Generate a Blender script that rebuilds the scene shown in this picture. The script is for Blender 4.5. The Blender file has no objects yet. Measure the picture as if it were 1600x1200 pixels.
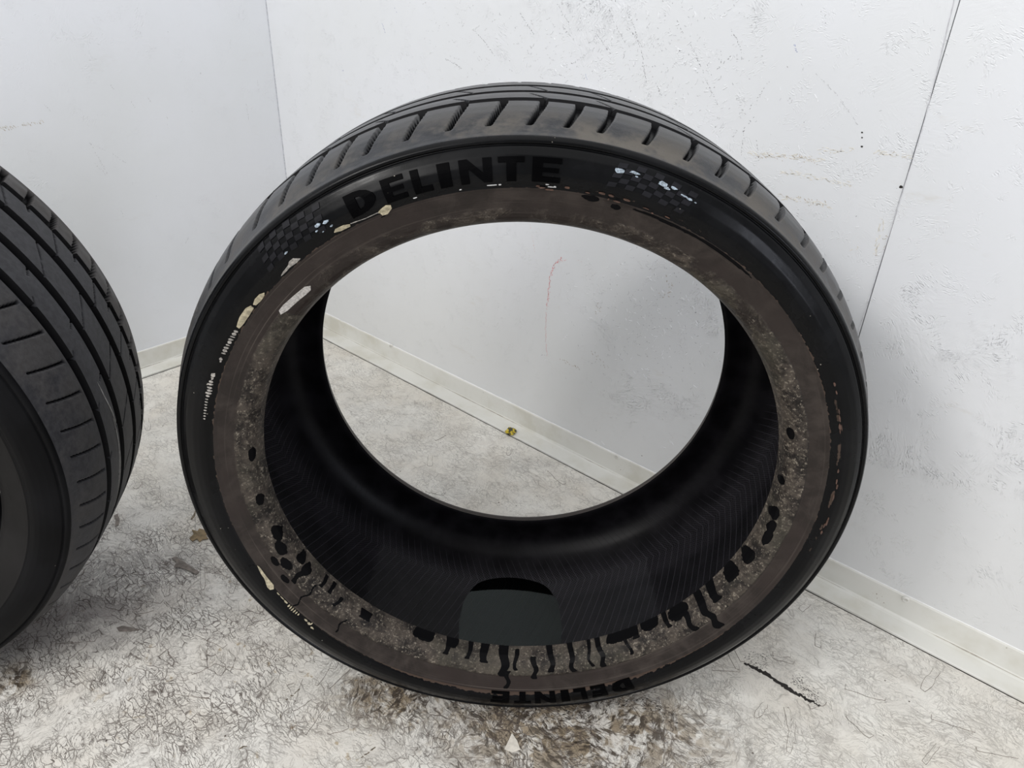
import bpy, bmesh, math, random
import numpy as np
from mathutils import Vector, Matrix, noise as mnoise
random.seed(4); np.random.seed(4)
C = bpy.context.scene.collection
sc = bpy.context.scene
PI = math.pi
# ---------------------------------------------------------------- camera
FPX = 1123.74; PITCH = .511356; ROLL = .0409332; YAW = 2.275877
CAM = Vector((1.409407, -.870543, .721849))
Fd = Vector((math.cos(YAW)*math.cos(PITCH), math.sin(YAW)*math.cos(PITCH), -math.sin(PITCH)))
R0 = Fd.cross(Vector((0, 0, 1))).normalized(); U0 = R0.cross(Fd)
Rt = R0*math.cos(ROLL) + U0*math.sin(ROLL); Up = -R0*math.sin(ROLL) + U0*math.cos(ROLL)
cd = bpy.data.cameras.new('camera'); cam = bpy.data.objects.new('camera', cd); C.objects.link(cam)
cd.sensor_fit = 'HORIZONTAL'; cd.sensor_width = 36; cd.lens = 36*FPX/1600; cd.clip_start = .01
M = Matrix((Rt, Up, -Fd)).transposed().to_4x4(); M.translation = CAM
cam.matrix_world = M
sc.camera = cam
def ray(px, py):
    return (Fd + Rt*((px-800)/FPX) - Up*((py-600)/FPX))
def on_plane(px, py, axis, val=0.0):          # measured pixel -> point on a wall or the floor
    d = ray(px, py); t = (val-CAM[axis])/d[axis]
    return CAM + d*t
# ---------------------------------------------------------------- world, lights, exposure
w = bpy.data.worlds.new('room_light'); sc.world = w; w.use_nodes = True
w.node_tree.nodes['Background'].inputs[0].default_value = (.95, .97, 1, 1)
w.node_tree.nodes['Background'].inputs[1].default_value = .52
def area(name, loc, target, sx, sy, power, col=(1, 1, 1)):
    l = bpy.data.lights.new(name, 'AREA'); l.shape = 'RECTANGLE'; l.size = sx; l.size_y = sy
    l.energy = power; l.color = col
    o = bpy.data.objects.new(name, l); C.objects.link(o); o.location = loc
    o.rotation_euler = (Vector(target)-Vector(loc)).to_track_quat('-Z', 'Y').to_euler()
    return o
area('ceiling_light', (1.15, -1.0, 2.3), (1.05, -.75, 0), 3.0, 2.3, 24, (1, .995, .985))
area('ceiling_light', (.55, -2.7, 2.35), (1.0, 0, .4), .55, .4, 30, (1, .98, .95))
area('fill_light', (1.25, -2.0, 1.40), (.95, -.2, .3), .8, .6, 12, (1, .98, .96))       # unseen fill added behind the camera to brighten the wall through the tyre
area('doorway_light', (4.3, -.75, 1.0), (1.0, -.5, .4), .40, 1.2, 18, (.84, .88, 1))       # daylight from the open end of the room
sc.view_settings.view_transform = 'Standard'; sc.view_settings.look = 'None'
sc.view_settings.exposure = -0.03; sc.view_settings.gamma = 1; sc.view_settings.use_curve_mapping = False

# ---------------------------------------------------------------- node helper
class NT:
    def __init__(s, name):
        s.m = bpy.data.materials.new(name); s.m.use_nodes = True
        s.t = s.m.node_tree; s.n = s.t.nodes; s.b = s.n['Principled BSDF']; s.out = s.n['Material Output']
        s._tc = None
    def put(s, node, key, v):
        if v is None: return
        i = node.inputs[key]
        if isinstance(v, bpy.types.NodeSocket): s.t.links.new(v, i)
        else:
            if i.type == 'RGBA' and len(v) == 3: v = (*v, 1)
            i.default_value = v
    def co(s, which='Object'):
        if s._tc is None: s._tc = s.n.new('ShaderNodeTexCoord')
        return s._tc.outputs[which]
    def map(s, v, scale=(1, 1, 1), rot=(0, 0, 0), loc=(0, 0, 0)):
        n = s.n.new('ShaderNodeMapping'); s.put(n, 0, v)
        n.inputs['Scale'].default_value = scale; n.inputs['Rotation'].default_value = rot; n.inputs['Location'].default_value = loc
        return n.outputs[0]
    def noise(s, v, scale=5, detail=3, rough=.5, dist=0, col=False):
        n = s.n.new('ShaderNodeTexNoise'); s.put(n, 'Vector', v); s.put(n, 'Scale', scale); s.put(n, 'Detail', detail)
        s.put(n, 'Roughness', rough); s.put(n, 'Distortion', dist)
        return n.outputs['Color' if col else 'Fac']
    def vor(s, v, scale=5, feature='F1', out='Distance', rnd=1):
        n = s.n.new('ShaderNodeTexVoronoi'); n.feature = feature; s.put(n, 'Vector', v); s.put(n, 'Scale', scale); s.put(n, 'Randomness', rnd)
        return n if out is None else n.outputs[out]
    def m_(s, op, a, b=None, c=None, clamp=False):
        n = s.n.new('ShaderNodeMath'); n.operation = op; n.use_clamp = clamp
        s.put(n, 0, a); s.put(n, 1, b); s.put(n, 2, c); return n.outputs[0]
    def vm(s, op, a, b=None):
        n = s.n.new('ShaderNodeVectorMath'); n.operation = op; s.put(n, 0, a); s.put(n, 1, b)
        return n.outputs['Value' if op in ('LENGTH', 'DISTANCE', 'DOT_PRODUCT') else 'Vector']
    def ss(s, v, a, b, lo=0, hi=1):
        n = s.n.new('ShaderNodeMapRange'); n.interpolation_type = 'SMOOTHSTEP'
        s.put(n, 0, v); s.put(n, 1, a); s.put(n, 2, b); s.put(n, 3, lo); s.put(n, 4, hi); return n.outputs[0]
    def mix(s, f, a, b, mode='MIX'):
        n = s.n.new('ShaderNodeMix'); n.data_type = 'RGBA'; n.blend_type = mode
        s.put(n, 0, f); s.put(n, 6, a); s.put(n, 7, b); return n.outputs[2]
    def fmix(s, f, a, b):
        n = s.n.new('ShaderNodeMix'); n.data_type = 'FLOAT'
        s.put(n, 0, f); s.put(n, 2, a); s.put(n, 3, b); return n.outputs[0]
    def attr(s, name):
        n = s.n.new('ShaderNodeAttribute'); n.attribute_name = name; return n
    def sep(s, v):
        n = s.n.new('ShaderNodeSeparateXYZ'); s.put(n, 0, v); return n.outputs
    def comb(s, x, y, z):
        n = s.n.new('ShaderNodeCombineXYZ'); s.put(n, 0, x); s.put(n, 1, y); s.put(n, 2, z); return n.outputs[0]
    def bump(s, h, strength=1, dist=.001, normal=None):
        n = s.n.new('ShaderNodeBump'); s.put(n, 'Height', h); s.put(n, 'Strength', strength); s.put(n, 'Distance', dist)
        if normal is not None: s.put(n, 'Normal', normal)
        return n.outputs[0]
    def line(s, v, c=.5, wd=.01):                       # thin contour line of a field
        d = s.m_('ABSOLUTE', s.m_('SUBTRACT', v, c)); return s.ss(d, 0, wd, 1, 0)
    def cellrot(s, v, scale):                            # coordinates turned at random inside each cell: loose strands
        vo = s.vor(v, scale, out=None)
        r = s.n.new('ShaderNodeVectorRotate'); r.rotation_type = 'AXIS_ANGLE'
        s.put(r, 'Vector', v); s.put(r, 'Center', vo.outputs['Position'])
        s.put(r, 'Angle', s.m_('MULTIPLY', s.sep(vo.outputs['Color'])[0], 6.283))
        return r, vo
    def set(s, col=None, rough=None, normal=None, metal=None, spec=None, coat=None):
        s.put(s.b, 'Base Color', col); s.put(s.b, 'Roughness', rough)
        if normal is not None: s.put(s.b, 'Normal', normal)
        if metal is not None: s.put(s.b, 'Metallic', metal)
        if spec is not None: s.put(s.b, 'Specular IOR Level', spec)
        if coat is not None: s.put(s.b, 'Coat Weight', coat[0]); s.put(s.b, 'Coat Roughness', coat[1])
        return s.m

# ---------------------------------------------------------------- materials
def board_floor(name='painted_strand_board_floor', tint=(1, 1, 1)):
    t = NT(name); v = t.n.new('ShaderNodeNewGeometry').outputs['Position']
    warp = t.vm('ADD', v, t.vm('SCALE', t.noise(v, 60, 2, col=True)))
    warp.node.inputs[1].links[0].from_node.inputs['Scale'].default_value = .012
    r1, vo1 = t.cellrot(warp, 26)
    r1.inputs['Axis'].default_value = (0, 0, 1)
    a1 = t.map(r1.outputs[0], (1, 5, 1)); n1 = t.noise(a1, 55, 3, .6, .6)
    l1 = t.line(n1, .5, .026)
    r2, vo2 = t.cellrot(v, 60); r2.inputs['Axis'].default_value = (0, 0, 1)
    n2 = t.noise(t.map(r2.outputs[0], (1, 3.2, 1)), 150, 3, .6, .8)
    l2 = t.line(n2, .48, .042)
    vs = t.map(warp, (30, 78, 30), (0, 0, -.55)); e3 = t.vor(vs, 1.0, 'DISTANCE_TO_EDGE'); c3 = t.sep(t.vor(vs, 1.0, 'F1', 'Color'))[0]
    l3 = t.ss(e3, 0, .045, 1, 0)
    e4 = t.vor(t.map(warp, (50, 150, 50), (0, 0, .75), (3, 1, 0)), 1, 'DISTANCE_TO_EDGE'); l4 = t.ss(e4, 0, .06, 1, 0)
    p = t.ss(t.noise(v, 9, 3, .6), .42, .62); p2 = t.ss(t.noise(v, 16, 4, .65), .38, .56)
    p3 = t.ss(t.noise(t.map(v, loc=(5, 5, 0)), 30, 3, .6), .45, .6)
    lines = t.m_('MAXIMUM', t.m_('MULTIPLY', l1, t.m_('MULTIPLY_ADD', p2, .6, .35)), t.m_('MULTIPLY', l2, t.m_('MULTIPLY_ADD', p3, .55, .06)))
    lines = t.m_('MAXIMUM', lines, t.m_('MULTIPLY', l3, t.m_('MULTIPLY', p3, .85)))
    lines = t.m_('MAXIMUM', lines, t.m_('MULTIPLY', l4, t.m_('MULTIPLY', p2, .8)))
    # wear: more dirt where the tyres are rolled in and out, clean along the wall trim
    pos = t.sep(v)
    def blob(x, y, rx, ry, ang=0):
        q = t.map(t.vm('SUBTRACT', v, (x, y, 0)), (1/rx, 1/ry, 1), (0, 0, 0))
        if ang:
            q = t.map(t.map(t.vm('SUBTRACT', v, (x, y, 0)), rot=(0, 0, -ang)), (1/rx, 1/ry, 1))
        return t.ss(t.vm('LENGTH', q), .25, 1, 1, 0)
    wear = t.m_('MAXIMUM', blob(.66, -.70, .46, .30), blob(1.1, -.45, .34, .24))
    wear2 = t.m_('MULTIPLY_ADD', wear, .62, .52)
    lines = t.m_('MULTIPLY', lines, wear2, clamp=True)
    tone = t.noise(v, 7, 4, .6); sp = t.sep(vo1.outputs['Color'])[1]
    base = t.mix(t.ss(tone, .35, .68), (.80, .78, .725), (.73, .695, .625))
    base = t.mix(t.m_('MULTIPLY', sp, .16), base, (.52, .50, .47))
    base = t.mix(t.m_('MULTIPLY', t.m_('POWER', c3, 2.0), .30), base, (.56, .53, .49))
    base = t.mix(t.m_('MULTIPLY', wear, .18), base, (.50, .47, .45))
    # grey worn patch beside the left tyre
    g = t.m_('MULTIPLY', blob(.555, -.665, .16, .10, .7), t.ss(n1, .42, .6))
    base = t.mix(t.m_('MULTIPLY', g, .5), base, (.30, .27, .26))
    damp_shade = t.m_('MULTIPLY', t.m_('MAXIMUM', blob(.56, -.775, .20, .075, .86), blob(.60, -.73, .06, .06)), t.ss(t.noise(v, 25, 4, .6), .3, .55))  # damp dirt under the left tyre, its soft shadow painted in as well
    base = t.mix(t.m_('MULTIPLY', damp_shade, .6), base, (.24, .205, .20))
    # brown wet stains where the front tyre stands
    st = t.m_('MAXIMUM', blob(1.135, -.425, .25, .105, .66), blob(.965, -.535, .10, .06, .6))
    st = t.m_('MAXIMUM', st, blob(.632, -.818, .04, .03))
    sn = t.noise(r2.outputs[0], 28, 5, .7, 1.0); sn2 = t.noise(t.map(r1.outputs[0], (1, 3, 1)), 60, 4, .7)
    sm = t.m_('MULTIPLY', st, t.ss(sn, .40, .58)); sm2 = t.m_('MULTIPLY', st, t.ss(sn2, .47, .60))
    base = t.mix(t.m_('MULTIPLY', sm, .85, clamp=True), base, (.22, .155, .075))
    base = t.mix(t.m_('MULTIPLY', sm2, 1.0, clamp=True), base, (.055, .04, .025))
    sm3 = t.m_('MULTIPLY', t.m_('MULTIPLY', blob(.85, -.62, .4, .25), .8), t.ss(t.noise(v, 45, 4, .6), .62, .70))
    base = t.mix(sm3, base, (.36, .27, .15))
    far = t.ss(t.noise(v, 12, 3, .6), .5, .66); base = t.mix(t.m_('MULTIPLY', far, .16), base, (.60, .52, .42))
    spk = t.ss(t.vor(v, 75), .07, .10, 1, 0); spm = t.ss(t.noise(v, 40, 2), .58, .64)
    base = t.mix(t.m_('MULTIPLY', spk, spm), base, (.10, .075, .06))
    base = t.mix(lines, base, (.075, .055, .045))
    hgt = t.m_('SUBTRACT', t.m_('ADD', t.m_('MULTIPLY', n1, .45), t.m_('ADD', t.m_('MULTIPLY', n2, .22), t.m_('MULTIPLY', c3, .35))), t.m_('MULTIPLY', lines, .5))
    return t.set(base, t.fmix(t.noise(v, 30, 2), .5, .75), t.bump(hgt, .8, .0012))

def board_wall(name, right=True):
    t = NT(name); v = t.co()
    r1, vo = t.cellrot(v, 22); r1.inputs['Axis'].default_value = (0, 1, 0) if right else (1, 0, 0)
    sc1 = (1, 1, 5) if right else (1, 1, 5)
    n1 = t.noise(t.map(r1.outputs[0], sc1), 60, 4, .6, .4)
    r2, vo2 = t.cellrot(v, 55); r2.inputs['Axis'].default_value = (0, 1, 0) if right else (1, 0, 0)
    n2 = t.noise(t.map(r2.outputs[0], sc1), 120, 3, .6, .6)
    clus = t.ss(t.noise(v, 7, 4, .6), .46, .62)
    def blob(a, b, ra, rb):
        q = t.vm('SUBTRACT', v, (a, 0, b) if right else (0, a, b)); q = t.map(q, (1/ra, 0, 1/rb) if right else (0, 1/ra, 1/rb))
        return t.ss(t.vm('LENGTH', q), .3, 1, 1, 0)
    if right:
        reg = t.m_('MAXIMUM', blob(.82, .66, .30, .24), blob(.96, .23, .26, .22)); reg = t.m_('MAXIMUM', reg, blob(1.35, .3, .25, .3))
        amt = t.m_('MULTIPLY', t.m_('MULTIPLY_ADD', reg, .9, .15), clus)
    else:
        amt = t.m_('MULTIPLY', clus, .16)
    cut = t.m_('MULTIPLY', t.line(n2, .5, .018), t.ss(t.noise(v, 34, 3, .6), .57, .66))
    cut1 = t.m_('MULTIPLY', t.line(n1, .46, .010), t.ss(t.noise(t.map(v, loc=(3, 3, 3)), 26, 3, .6), .52, .62))
    cuts = t.m_('MULTIPLY', t.m_('MAXIMUM', cut, cut1), t.m_('MULTIPLY', amt, .9))
    base = t.mix(t.ss(t.noise(v, 4, 3), .3, .7), *(((.715, .730, .762), (.69, .705, .722)) if right else ((.765, .780, .812), (.735, .752, .770))))
    if right:
        low = t.ss(t.sep(v)[2], .05, .5, 1, 0)
        base = t.mix(t.m_('MULTIPLY', low, .5), base, (.71, .71, .69))
    base = t.mix(t.m_('MULTIPLY', cuts, .55), base, (.44, .43, .46))
    dirt = t.ss(t.noise(t.map(v, (1, 1, 2.5), loc=(2, 7, 1)), 10, 5, .7), .60, .75)
    base = t.mix(t.m_('MULTIPLY', dirt, .30 if right else .10), base, (.55, .51, .45))
    h = t.m_('ADD', t.m_('MULTIPLY', n1, t.m_('MULTIPLY_ADD', amt, .9, .12)), t.m_('MULTIPLY', n2, t.m_('MULTIPLY', amt, .45)))
    h = t.m_('SUBTRACT', h, t.m_('MULTIPLY', cuts, .5))
    fv = t.map(r2.outputs[0], (170, 170, 600)); fk = t.ss(t.vor(fv, 1), .18, .42, 1, 0); fm = t.m_('MULTIPLY', t.ss(t.noise(v, 30, 3, .65), .50, .60), t.m_('MULTIPLY_ADD', amt, 1.0, .05 if not right else .16))
    fk2 = t.ss(t.vor(t.map(r1.outputs[0], (110, 110, 440), loc=(2, 1, 4)), 1), .15, .36, 1, 0)
    h = t.m_('ADD', h, t.m_('MULTIPLY', t.m_('SUBTRACT', fk, t.m_('MULTIPLY', fk2, .8)), t.m_('MULTIPLY', fm, 1.5)))
    fine = t.noise(v, 260, 2); h = t.m_('ADD', h, t.m_('MULTIPLY', fine, .04))
    return t.set(base, .36, t.bump(h, .6, .0017))

def trim_mat():
    t = NT('painted_trim'); v = t.co()
    base = t.mix(t.ss(t.noise(v, 12, 4, .6), .42, .7), (.70, .695, .655), (.60, .585, .52))
    sp = t.ss(t.vor(v, 90), .06, .09, 1, 0); m = t.ss(t.noise(v, 20, 3), .56, .64)
    base = t.mix(t.m_('MULTIPLY', sp, m), base, (.30, .26, .2))
    st = t.line(t.noise(t.map(v, (1, 1, 1)), 90, 3, .7, 1.5), .5, .012); base = t.mix(t.m_('MULTIPLY', st, t.m_('MULTIPLY', m, .5)), base, (.45, .4, .33))
    return t.set(base, .42, t.bump(t.noise(v, 120, 3), .25, .0005))

def plain(name, col, rough=.6, var=.25, scale=200, metal=None, bump=.3, spec=None):
    t = NT(name); v = t.co(); n = t.noise(v, scale, 4, .6)
    c2 = tuple(c*(1-var) for c in col); c3 = tuple(min(1, c*(1+var)) for c in col)
    return t.set(t.mix(t.ss(n, .3, .7), c2, c3), rough, t.bump(n, bump, .0004), metal, spec)

def broken(name, col, rough=.8, cover=.5, scale=500):    # a dry mark that only catches the high spots
    t = NT(name); v = t.co(); n = t.noise(v, scale, 3, .7)
    tr = t.n.new('ShaderNodeBsdfTransparent'); mx = t.n.new('ShaderNodeMixShader')
    t.set(col, rough); t.put(mx, 0, t.ss(n, cover-.05, cover+.05)); t.t.links.new(tr.outputs[0], mx.inputs[1]); t.t.links.new(t.b.outputs[0], mx.inputs[2])
    t.t.links.new(mx.outputs[0], t.out.inputs[0]); return t.m

def tread_rubber(name, base=(.020, .021, .024), dust=.5, rough=.42):
    t = NT(name); v = t.co(); uv = t.co('UV')
    dm = t.attr('dust').outputs['Fac']
    n = t.noise(v, 22, 4, .6); n2 = t.noise(v, 160, 3, .6)
    pat = t.ss(t.m_('ADD', n, t.m_('MULTIPLY', t.m_('SUBTRACT', n2, .5), .35)), .38, .62)
    col = t.mix(t.ss(n2, .3, .7), tuple(c*.8 for c in base), tuple(c*1.2 for c in base))
    col = t.mix(t.m_('MULTIPLY', t.m_('MULTIPLY', dm, pat), dust), col, (.135, .12, .10))
    scr = t.line(t.noise(t.map(uv, (8, 60, 1)), 9, 3, .6, .5), .5, .006)
    col = t.mix(t.m_('MULTIPLY', scr, t.m_('MULTIPLY', dm, .25)), col, (.22, .20, .18))
    rg = t.fmix(t.m_('MULTIPLY', dm, pat), rough, min(1, rough+.25))
    col = t.mix(t.attr('mottle').outputs['Fac'], col, (.0035, .0035, .004))          # painted shade: cuts go black with depth
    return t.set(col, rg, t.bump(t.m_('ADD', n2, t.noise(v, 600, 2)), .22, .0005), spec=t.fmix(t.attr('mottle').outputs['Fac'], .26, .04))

def sidewall_rubber(name, base=(.0026, .0027, .0031), rough=.15, spec=.11):
    t = NT(name); v = t.co(); uv = t.co('UV')
    n = t.noise(v, 14, 4, .6); n2 = t.noise(v, 130, 4, .7)
    col = t.mix(t.ss(n, .42, .72), base, tuple(c*1.9 for c in base))
    sp = t.ss(t.vor(v, 130), .05, .075, 1, 0); m = t.ss(t.noise(v, 18, 3), .60, .66)
    col = t.mix(t.m_('MULTIPLY', sp, m), col, (.30, .28, .24))
    dr = t.attr('dust').outputs['Fac']
    bn = t.ss(t.m_('ADD', dr, t.m_('MULTIPLY', t.m_('SUBTRACT', n2, .5), .9)), .45, .62)
    col = t.mix(t.m_('MULTIPLY', bn, .75), col, (.075, .052, .04))
    wv = t.noise(t.map(uv, (1, 6, 1)), 40, 3, .5)
    return t.set(col, t.m_('ADD', t.fmix(t.ss(n, .35, .7), rough, rough+.20), t.m_('MULTIPLY', bn, .3)), t.bump(t.m_('ADD', wv, t.m_('MULTIPLY', n2, .5)), .12, .0007), spec=spec)

def bead_rubber(name):
    t = NT(name); v = t.co(); uv = t.co('UV')
    mot = t.attr('mottle').outputs['Fac']; wet = t.attr('wet').outputs['Fac']
    n = t.noise(v, 45, 5, .68, .5); n2 = t.noise(v, 190, 4, .7); n3 = t.noise(v, 12, 3, .6)
    smooth = t.mix(t.ss(n, .35, .7), (.019, .0148, .0130), (.040, .032, .028))
    smooth = t.mix(t.ss(n3, .45, .7), smooth, (.025, .0185, .0165))
    rings = t.noise(t.map(uv, (2.0, 420, 1)), 1, 3, .6)
    smooth = t.mix(t.m_('MULTIPLY', t.ss(rings, .58, .72), .5), smooth, (.12, .10, .085))
    rg = t.ss(t.m_('ADD', t.m_('MULTIPLY', n, .65), t.m_('MULTIPLY', n2, .35)), .40, .60)
    motc = t.mix(rg, (.012, .0100, .0092), (.068, .056, .046)); motc = t.mix(t.ss(t.noise(v, 420, 3, .7), .56, .70), motc, (.21, .185, .15)); motc = t.mix(t.ss(n2, .58, .70), motc, (.20, .175, .14))
    motc = t.mix(t.ss(n3, .5, .65), motc, t.mix(.5, motc, (.06, .055, .042)))
    wn = t.ss(t.m_('ADD', wet, t.m_('MULTIPLY', t.m_('SUBTRACT', t.noise(v, 110, 3, .6), .5), .9)), .42, .52)
    mm = t.ss(t.m_('ADD', mot, t.m_('MULTIPLY', t.m_('SUBTRACT', n, .5), .8)), .35, .62)
    col = t.mix(mm, smooth, motc)
    col = t.mix(wn, col, (.004, .004, .0045))
    h = t.m_('ADD', t.m_('MULTIPLY', n, mm), t.m_('MULTIPLY', n2, t.m_('MULTIPLY_ADD', mm, .6, .12)))
    h = t.m_('ADD', h, t.m_('MULTIPLY', rings, .15)); h = t.m_('ADD', t.m_('MULTIPLY', h, t.m_('SUBTRACT', 1, wn)), t.m_('MULTIPLY', wn, .55))
    return t.set(col, t.fmix(wn, t.fmix(mm, .42, .6), .28), t.bump(h, .8, .0016), spec=t.fmix(wn, .18, .03))

def liner_rubber(name):
    t = NT(name); uv = t.co('UV'); u = t.sep(uv)[0]; s_ = t.sep(uv)[1]       # u = metres round, s = metres across, 0 in the middle
    uvw = t.vm('ADD', uv, t.vm('SCALE', t.noise(uv, 25, 2, col=True))); uvw.node.inputs[1].links[0].from_node.inputs['Scale'].default_value = .0015
    u = t.sep(uvw)[0]; s_ = t.sep(uvw)[1]
    fold = t.m_('ABSOLUTE', t.m_('ADD', s_, .072))       # chevron near the far shoulder
    def ribs(k, pitch, wd):
        q = t.m_('DIVIDE', t.m_('MULTIPLY_ADD', fold, k, u), pitch)
        f = t.m_('ABSOLUTE', t.m_('SUBTRACT', t.m_('FRACT', q), .5)); return t.ss(f, 0, wd, 1, 0)
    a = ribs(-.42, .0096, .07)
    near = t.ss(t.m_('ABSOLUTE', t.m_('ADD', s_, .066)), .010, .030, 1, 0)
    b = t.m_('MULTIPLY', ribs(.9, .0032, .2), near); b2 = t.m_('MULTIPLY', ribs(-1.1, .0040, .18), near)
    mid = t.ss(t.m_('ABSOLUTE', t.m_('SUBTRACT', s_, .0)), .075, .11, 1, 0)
    tex = t.vor(t.map(uvw, (1, 1.6, 1)), 480); tx = t.m_('MULTIPLY', t.ss(tex, .1, .6, 1, 0), mid)
    h = t.m_('ADD', t.m_('MULTIPLY', a, t.m_('MULTIPLY_ADD', mid, .9, .05)), t.m_('MULTIPLY', tx, .22))
    h = t.m_('ADD', h, t.m_('MULTIPLY', t.m_('MAXIMUM', b, b2), .55))
    n = t.noise(uv, 30, 3)
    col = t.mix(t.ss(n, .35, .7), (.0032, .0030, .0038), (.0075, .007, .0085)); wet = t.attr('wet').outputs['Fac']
    col = t.mix(t.m_('MULTIPLY', t.m_('MULTIPLY', a, mid), .8), col, (.058, .055, .065))  # glints along the ribs painted as a lighter colour
    col = t.mix(t.m_('MULTIPLY', t.m_('MAXIMUM', b, b2), .45), col, (.060, .056, .066))  # same painted glints on the crosshatch band
    m = t.set(col, t.fmix(n, .30, .42), t.bump(h, .7, .0010), spec=.07)
    t.put(t.b, 'Coat Weight', t.m_('MULTIPLY', wet, .3)); t.put(t.b, 'Coat Roughness', .07); t.put(t.b, 'Coat IOR', 1.33); t.put(t.b, 'Coat Normal', t.bump(h, .05, .0006)); return m

def water_mat():
    t = NT('puddle_water'); v = t.co()
    t.n.remove(t.b)
    fr = t.n.new('ShaderNodeFresnel'); fr.inputs[0].default_value = 1.36
    gl = t.n.new('ShaderNodeBsdfGlossy'); gl.inputs['Roughness'].default_value = .015; gl.inputs['Color'].default_value = (.9, 1, .97, 1)
    tr = t.n.new('ShaderNodeBsdfTransparent'); tr.inputs['Color'].default_value = (.16, .18, .17, 1)
    mx = t.n.new('ShaderNodeMixShader'); nb = t.bump(t.noise(v, 9, 1), .04, .002)
    t.put(fr, 'Normal', nb); t.put(gl, 'Normal', nb)
    t.t.links.new(fr.outputs[0], mx.inputs[0]); t.t.links.new(tr.outputs[0], mx.inputs[1]); t.t.links.new(gl.outputs[0], mx.inputs[2])
    t.t.links.new(mx.outputs[0], t.out.inputs[0]); return t.m

M_floor = board_floor(); M_wr = board_wall('painted_board_right', True); M_wl = board_wall('painted_board_left', False)
M_trim = trim_mat()
M_dark = plain('dark_gap_dirt', (.018, .015, .013), .9, .3)
M_edge = plain('dirty_strand_edge', (.13, .105, .085), .8, .4, 90)
M_caulk = plain('dried_paint_bead', (.84, .84, .84), .35, .05)
M_screw = plain('painted_screw', (.66, .65, .61), .35, .1)

# ---------------------------------------------------------------- object helpers
def link(name, me, mat=None, parent=None, **kw):
    o = bpy.data.objects.new(name, me); C.objects.link(o)
    if mat is not None and me is not None and not me.materials:
        for m in (mat if isinstance(mat, (list, tuple)) else [mat]): me.materials.append(m)
    if parent: o.parent = parent
    for k, v in kw.items(): o[k] = v
    return o
def from_bm(bm, name, smooth=False):
    me = bpy.data.meshes.new(name); bmesh.ops.recalc_face_normals(bm, faces=bm.faces)
    if smooth:
        for f in bm.faces: f.smooth = True
    bm.to_mesh(me); bm.free(); return me
def box_bm(lo, hi, bev=0, seg=2):
    bm = bmesh.new(); lo = Vector(lo); hi = Vector(hi)
    bmesh.ops.create_cube(bm, size=1, matrix=Matrix.Translation((lo+hi)/2) @ Matrix.Diagonal((*(hi-lo), 1)))
    if bev: bmesh.ops.bevel(bm, geom=bm.edges[:], offset=bev, segments=seg, affect='EDGES', profile=.6)
    return bm
def empty(name, loc=(0, 0, 0), rot=(0, 0, 0), **kw):
    o = bpy.data.objects.new(name, None); C.objects.link(o); o.location = loc; o.rotation_euler = rot; o.empty_display_size = .05
    for k, v in kw.items(): o[k] = v
    return o

# ---------------------------------------------------------------- room shell
T1, T2, SEAM = .0368, .0400, 1.2127
fl = link('floor', from_bm(box_bm((-.05, -3.2, -.03), (3.6, .05, 0)), 'floor'), M_floor, kind='structure')
wl = link('wall_left', from_bm(box_bm((-.04, -3.2, -.03), (-.013, 0.04, 2.4)), 'wall_left'), M_wl, kind='structure')
link('panel', from_bm(box_bm((-.0125, -1.22, 0), (0, -.0008, 2.4), .0012), 'panel'), M_wl, wl)
link('panel', from_bm(box_bm((-.0125, -3.2, 0), (0, -1.2215, 2.4), .0012), 'panel'), M_wl, wl)
wr = link('wall_right', from_bm(box_bm((-.04, .013, -.03), (3.6, .04, 2.4)), 'wall_right'), M_wr, kind='structure')
link('panel', from_bm(box_bm((.0004, 0, 0), (SEAM-.0004, .0125, 2.4), .0010), 'panel'), M_wr, wr)
link('panel', from_bm(box_bm((SEAM+.0004, -.0012, 0), (SEAM+1.22, .0125, 2.4), .0012), 'panel'), M_wr, wr)
link('panel', from_bm(box_bm((SEAM+1.2212, 0, 0), (3.6, .0125, 2.4), .001), 'panel'), M_wr, wr)
# corner joint: a thin strip greyer than the walls
link('corner_joint', from_bm(box_bm((-.0002, -.0010, 0), (.0009, .0002, 2.4)), 'corner_joint'), plain('joint_grey', (.55, .56, .60), .7, .2), wl)

def trim(name, along, lo, hi):
    # L-shaped trim: a floor leg and a wall leg, soft inner fillet, bevelled edges
    prof = [(0.0004, T2), (0.0012, T2+.0008), (.0030, T2+.0003), (.0036, T2-.001), (.0042, .0075), (.0058, .0048), (.0090, .0038), (T1-.0012, .0034), (T1-.0002, .0028), (T1, .0008), (T1, .0), (.0004, .0)]
    bm = bmesh.new(); N = 160; rings = []
    for k in range(N+1):
        s = lo+(hi-lo)*k/N; ring = []
        for i, (d, z) in enumerate(prof):
            jd = .0005*mnoise.noise((s*9, i*.3, 2)); jz = .0005*mnoise.noise((s*7, i*.3, 5))
            if i in (10, 11): jz = 0
            p = (s, -(d+jd), z+jz) if along == 'x' else (d+jd, s, z+jz)
            ring.append(bm.verts.new(p))
        rings.append(ring)
    for a, b in zip(rings, rings[1:]):
        for i in range(len(prof)):
            j = (i+1) % len(prof); bm.faces.new((a[i], a[j], b[j], b[i]))
    bm.faces.new(rings[0]); bm.faces.new(rings[-1][::-1])
    return link(name, from_bm(bm, name), M_trim, kind='structure')
tr = trim('trim_1', 'x', .0375, 3.5); tl = trim('trim_2', 'y', -3.1, -.0004)
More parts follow.
